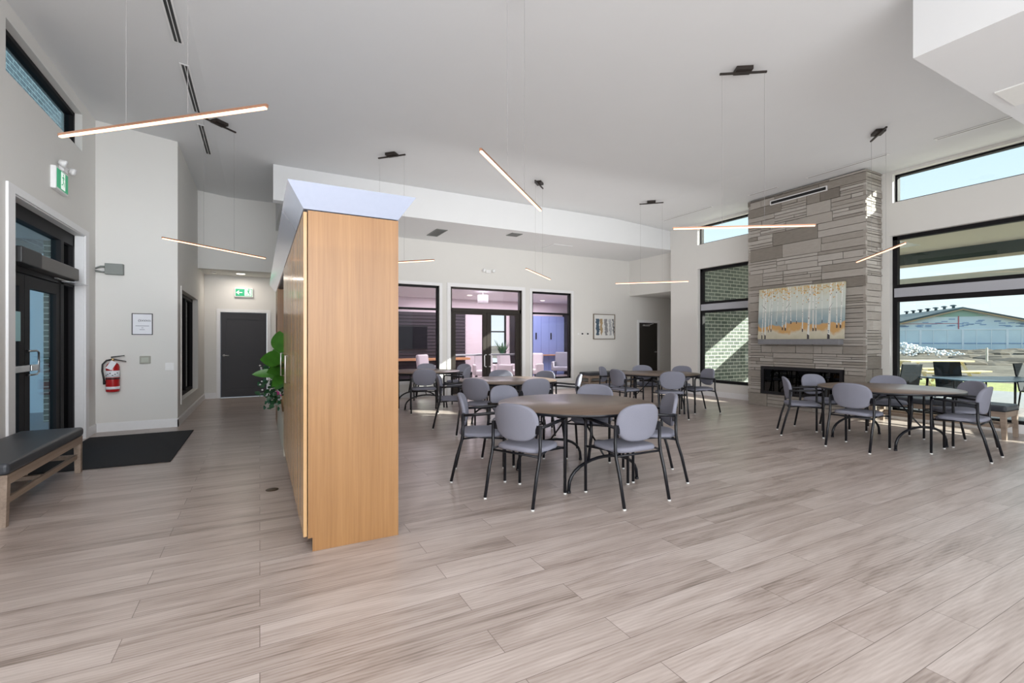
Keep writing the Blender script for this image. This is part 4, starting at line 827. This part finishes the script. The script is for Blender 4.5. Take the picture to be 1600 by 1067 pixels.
# ------------------------------------------------------------------ outside right: porch, patio, yard
struct(MB().box(10.2, -8, -.16, 18.5, 8.96, -.03).build('patio_slab', CONC))
DIRT = mat('dirt_ground', (.125, .105, .072), .95, noise=.75, nscale=2.2, bump=.5, bscale=6)
m = MB(); rd = random.Random(8); nx, ny = 60, 50
gx0, gx1, gy0, gy1 = 18.4, 130, -60, 110
vs = []
for j in range(ny+1):
    for i in range(nx+1):
        x = gx0+(gx1-gx0)*(i/nx)**1.7; y = gy0+(gy1-gy0)*j/ny; z = -.12+(rd.uniform(0, .35)*(min(1, max(0, (x-24)/10)))); vs.append((x, y, z))
m._add(vs, [(j*(nx+1)+i, j*(nx+1)+i+1, (j+1)*(nx+1)+i+1, (j+1)*(nx+1)+i) for j in range(ny) for i in range(nx)]); o = m.build('yard_ground', DIRT); struct(o)
m = MB(); m.box(18.5, -8, -.14, 22.5, 20, -.06); o = m.build('lawn_strip', mat('grass_green', (.28, .30, .10), .95, noise=.4, nscale=5)); tag(o, 'strip of yellow-green grass between patio and bare dirt', 'grass'); o['kind'] = 'stuff'
# porch roof
t = thing('porch_roof', 'beige boarded porch roof outside the big window', 'roof', (0, 0, 0))
m = MB(); m.box(10.2, -8, 3.62, 14.7, 5.15, 3.82); m.box(10.2, 6.4, 3.62, 14.7, 8.95, 3.82); m.box(10.2, 5.15, 3.62, 12.2, 6.4, 3.82); m.box(13.6, 5.15, 3.62, 14.7, 6.4, 3.82); m.build('soffit', SOFF, t)  # opening added in the soffit, out of view, to let sun reach the floor
m = MB(); m.box(15.7, -8, 2.86, 17.2, 8.95, 3.10); m.build('outer_beam', SOFF, t)
m = MB(); m.box(14.70, -8, 3.34, 14.78, 8.95, 3.86); m.build('fascia', mat('dark_fascia', (.03, .05, .05), .5), t)
MB().box(14.69, -8, 3.28, 14.79, 8.95, 3.34).build('drip_edge', SOFF, t)
for y_ in (-5, 8.6): MB().box(16.5, y_, -.03, 16.8, y_+.3, 2.86).build('post', SOFF, t)
# brick wing
t = thing('brick_wing', 'grey-green brick wing wall outside the window left of the chimney', 'building', (0, 0, 0)); MB().box(10.21, 8.96, -.03, 18, 9.17, 3.86).build('brick_wall', BRICK, t)
MB().box(10.21, 8.9, 3.86, 18.3, 9.175, 3.96).build('coping', mat('pale_siding', (.62, .62, .58), .7), t)
tag(MB().rbox(12.9, 8.95, 2.0, 13.0, 8.96, 2.1, .002).build('wall_plaque', WHITE), 'tiny pale plate on the brick wall outside', 'plate')
# far wrapped building with gable roof
WRAP = mat('blue_house_wrap', (.70, .86, .94), .6, noise=.22, nscale=.35); WRAPL = mat('pale_wrap', (.85, .92, .95), .6, noise=.1, nscale=.6)
def at(px, dep, z=0):
    lat = (px-800)/FPX*dep; s_, c_ = math.sin(YAW), math.cos(YAW); return Vector((s_*dep+c_*lat, c_*dep-s_*lat, z))
DB = 74.0
A, B = at(1365, DB+4), at(1660, DB-4); u = (B-A).normalized(); nrm = Vector((-u.y, u.x, 0)); nrm = nrm if nrm.dot(A) > 0 else -nrm; Lb = (B-A).length
MW = Matrix(((u.x, nrm.x, 0, A.x), (u.y, nrm.y, 0, A.y), (0, 0, 1, 0), (0, 0, 0, 1)))
t = thing('wrapped_building', 'long blue-wrapped unfinished building with gable roof beyond the dirt', 'building', (0, 0, 0)); t.matrix_world = MW
pk = Lb*.49; EV = 3.3; RZ = 6.35
m = MB(); m._add([(0, 0, -.2), (Lb, 0, -.2), (Lb, 0, EV), (pk, 0, RZ), (0, 0, EV), (0, 22, -.2), (Lb, 22, -.2), (Lb, 22, EV), (pk, 22, RZ), (0, 22, EV)], [(0, 1, 2, 3, 4), (9, 8, 7, 6, 5), (0, 4, 9, 5), (1, 6, 7, 2)]); m.build('gable_wall', WRAP, t)
m = MB(); m.prism([(-.8, EV-.2), (pk, RZ+.1), (pk, RZ+.4), (-.9, EV+.1)], -22.6, .5, M=Matrix.Rotation(PI/2, 4, 'X')); m.prism([(pk, RZ+.1), (Lb+.8, EV-.2), (Lb+.9, EV+.1), (pk, RZ+.4)], -22.6, .5, M=Matrix.Rotation(PI/2, 4, 'X')); m.build('roof', mat('green_grey_shingle', (.075, .11, .11), .8), t)
m = MB(); m.prism([(-.8, EV-.35), (pk, RZ-.05), (pk, RZ+.12), (-.9, EV-.15)], .5, .62, M=Matrix.Rotation(PI/2, 4, 'X')); m.prism([(pk, RZ-.05), (Lb+.8, EV-.35), (Lb+.9, EV-.15), (pk, RZ+.12)], .5, .62, M=Matrix.Rotation(PI/2, 4, 'X')); m.build('rake_board', mat('raw_timber', (.50, .36, .20), .8), t)
m = MB(); m._add([(pk-3.4, -.03, RZ-1.1), (pk+3.4, -.03, RZ-1.1), (pk, -.03, RZ)], [(0, 1, 2)]); m.build('gable_sheathing', mat('green_sheathing', (.36, .55, .45), .7), t)
m = MB(); m.box(0, -.06, EV-.15, Lb, -.03, EV)
for k in range(13): x = Lb*(k+.4)/13; m.box(x, -.06, 0, x+(.1 if k % 3 else .3), -.03, EV-.15)
m.build('wrap_seams', WRAPL, t)
m = MB(); rd = random.Random(4)
for k in range(46): x = Lb*(k+.5)/46; z = .95; m.box(x-.28, -.04, z, x+.28, -.03, z+.16)
for k in range(44): x = rd.uniform(Lb*.12, Lb*.86); z = EV+.25+rd.random()*max(0, (RZ-EV-1.5)*(1-abs(x-pk)/pk*1.1)); m.box(x, -.04, z, x+.8, -.03, z+.14)
m.build('wrap_print', mat('wrap_ink_blue', (.30, .44, .62), .6), t)
m = MB(); m.box(pk-.4, -.05, EV, pk-.25, -.03, RZ-1.0); m.box(pk-8, -.05, EV+.85, pk-.4, -.03, EV+.92); m.build('red_tape', mat('red_seam_tape', (.55, .16, .18), .6), t)
for k in range(7):
    y_ = 1.5+k*2.8; MB().lathe([(.2, 0), (.2, .35), (.45, .4), (.42, .52), (.1, .58)], (pk-.3, y_, RZ+.3), 10).build('roof_vent', mat('vent_dark', (.05, .08, .09), .6), t)
# gravel heap
rd = random.Random(9); m = MB(); c = at(1412, 42)
for k in range(600):
    r = abs(rd.gauss(0, 1.0)); a = rd.uniform(0, 2*PI); rr = min(r*2.4, 6); h = max(0, 1.25*(1-rr/6)**1.2); s_ = rd.uniform(.07, .16)
    m.lathe([(s_*.3, -s_*.6), (s_, -s_*.2), (s_*.9, s_*.4), (s_*.2, s_*.7)], (c.x+rr*math.cos(a), c.y+rr*math.sin(a), h*rd.uniform(.5, 1)), 5)
m.sm = [False]*len(m.sm)
o = m.build('rubble_heap', mat('white_limestone', (.66, .68, .66), .9, noise=.2)); tag(o, 'heap of pale broken stone before the wrapped building', 'rubble'); o['kind'] = 'stuff'
# dirt mounds
m = MB(); rd = random.Random(10)
for k in range(150):
    p = at(rd.uniform(1380, 1640) if k < 75 else rd.uniform(1500, 1640), (rd.uniform(47, 64) if k < 75 else rd.uniform(25, 36))); r = rd.uniform(.4, 1.6); h = r*rd.uniform(.12, .32); m.lathe([(r, -.2), (r*.8, h*.5), (r*.4, h*.9), (r*.1, h)], (p.x, p.y, 0), 7)
m.sm = [False]*len(m.sm)
o = m.build('dirt_mounds', mat('loose_dirt', (.11, .09, .062), .95, noise=.4, nscale=3)); tag(o, 'churned brown dirt lumps across the yard', 'dirt'); o['kind'] = 'stuff'
tag(MB().box(-.04, -.04, -.1, .04, .04, 1.0).build('survey_stake', mat('pale_timber', (.70, .66, .5), .8), None, at(1542, 27)), 'short pale stake standing in the dirt yard', 'stake')
# picnic table
p = at(1455, 15.8); t = thing('picnic_table', 'light timber picnic table on the grass outside', 'picnic table', (p.x, p.y, -.03), -.40)
TIM = mat('fresh_timber', (.70, .58, .38), .8, noise=.15)
MB().box(-1.15, -.40, .72, 1.15, .40, .77).build('tabletop', TIM, t)
for s_ in (-1, 1): MB().box(-1.15, s_*.78-.14, .42, 1.15, s_*.78+.14, .46).build('bench_seat', TIM, t)
for x in (-.8, .8):
    for s_ in (-1, 1): MB().tube([(x, s_*.28, .72), (x, s_*.72, 0)], .05, 4).build('leg', TIM, t)
    MB().box(x-.03, -.85, .36, x+.03, .85, .43).build('cross_bar', TIM, t)
# patio furniture
SL = mat('navy_black_sling', (.006, .012, .018), .6, spec=.2); GLT = mat('patio_glass_top', (.03, .07, .11), .3, spec=.3)
def sling(x, y, rz, label):
    t = thing('patio_chair', label, 'patio chair', (x, y, -.03), rz, 'dark sling patio chairs')
    MB().rbox(-.26, -.26, .40, .26, .26, .425, .008).build('seat', SL, t); MB().rbox(-.26, -.012, 0, .26, .012, .56, .008, M=Matrix.Translation((0, -.27, .41)) @ Matrix.Rotation(.16, 4, 'X')).build('backrest', SL, t)
    for s_ in (-1, 1):
        MB().tube([(s_*.29, .26, 0), (s_*.29, .27, .62), (s_*.29, .20, .65), (s_*.29, -.33, .66)], .014, 6).build('armrest', STEELB, t)
        for sy_ in (-1, 1): MB().tube([(s_*.28, sy_*.25, .41), (s_*.28, sy_*.29, 0)], .014, 6).build('leg', STEELB, t)
VD = math.atan2(-.473, .881)      # along the window's view
for x, y, rz, lb in ((11.35, 4.75, VD+.25, 'dark sling patio chair outside, nearest the left edge of the big window'), (12.95, 4.25, VD+PI-.15, 'dark sling patio chair outside behind the patio table, middle of the window'),
                     (12.0, 2.15, VD+1.9, 'dark sling patio chair outside seen side-on near the right picture edge'), (13.6, 3.2, VD+PI+.5, 'dark sling patio chair outside at the far right behind the patio table')):
    sling(x, y, rz, lb)
t = thing('patio_table', 'dark glass topped patio table outside the big window', 'patio table', (11.95, 3.42, -.03), VD)
MB().rbox(-.95, -.55, .70, .95, .55, .72, .008).build('tabletop', GLT, t)
for sx_ in (-1, 1):
    for sy_ in (-1, 1): MB().tube([(sx_*.85, sy_*.45, .7), (sx_*.88, sy_*.48, 0)], .02, 6).build('leg', STEELB, t)
t = thing('barbecue_cart', 'dark wheeled barbecue cart outside at the right picture edge', 'barbecue', (11.2, 1.6, -.03), .4)
MB().rbox(-.5, -.28, .55, .5, .28, .95, .05).build('grill_body', SL, t)
for s_ in (-1, 1): MB().lathe([(.12, -.02), (.13, 0), (.12, .02)], seg=20, M=Matrix.Translation((s_*.42, -.2, .13)) @ Matrix.Rotation(PI/2, 4, 'X')).build('wheel', BLK, t); MB().box(s_*.42-.02, -.2, .1, s_*.42+.02, .2, .56).build('leg', STEELB, t)
# ------------------------------------------------------------------ outside left: entrance court
struct(MB().box(-12, 2, -.14, XL-.22, 16, -.02).build('entry_slab', CONC))
t = thing('brick_pier', 'dark brick pier outside the glass entrance door', 'pier', (0, 0, 0)); MB().box(-3.3, 11.0, -.02, -2.42, 11.5, 3.6).build('shaft', BRICK, t)
t = thing('entry_canopy_wall', 'brick upper wall over the entrance court seen through the high left window', 'building', (0, 0, 0)); MB().box(-4.3, 3.0, 3.3, -4.0, 15, 9.5).build('brick_wall', brick_mat('dark_blue_brick', (.012, .018, .024), (.025, .033, .042), (.09, .11, .12)), t); MB().box(-4.5, 3.0, 3.1, -2.42, 10.8, 3.3).build('canopy', mat('grey_canopy', (.35, .37, .38), .7), t)
struct(MB().box(-7, 12.5, -.1, -2.42, 12.7, 3.1).build('wall_entry_court', mat('pale_render', (.80, .86, .90), .8)))
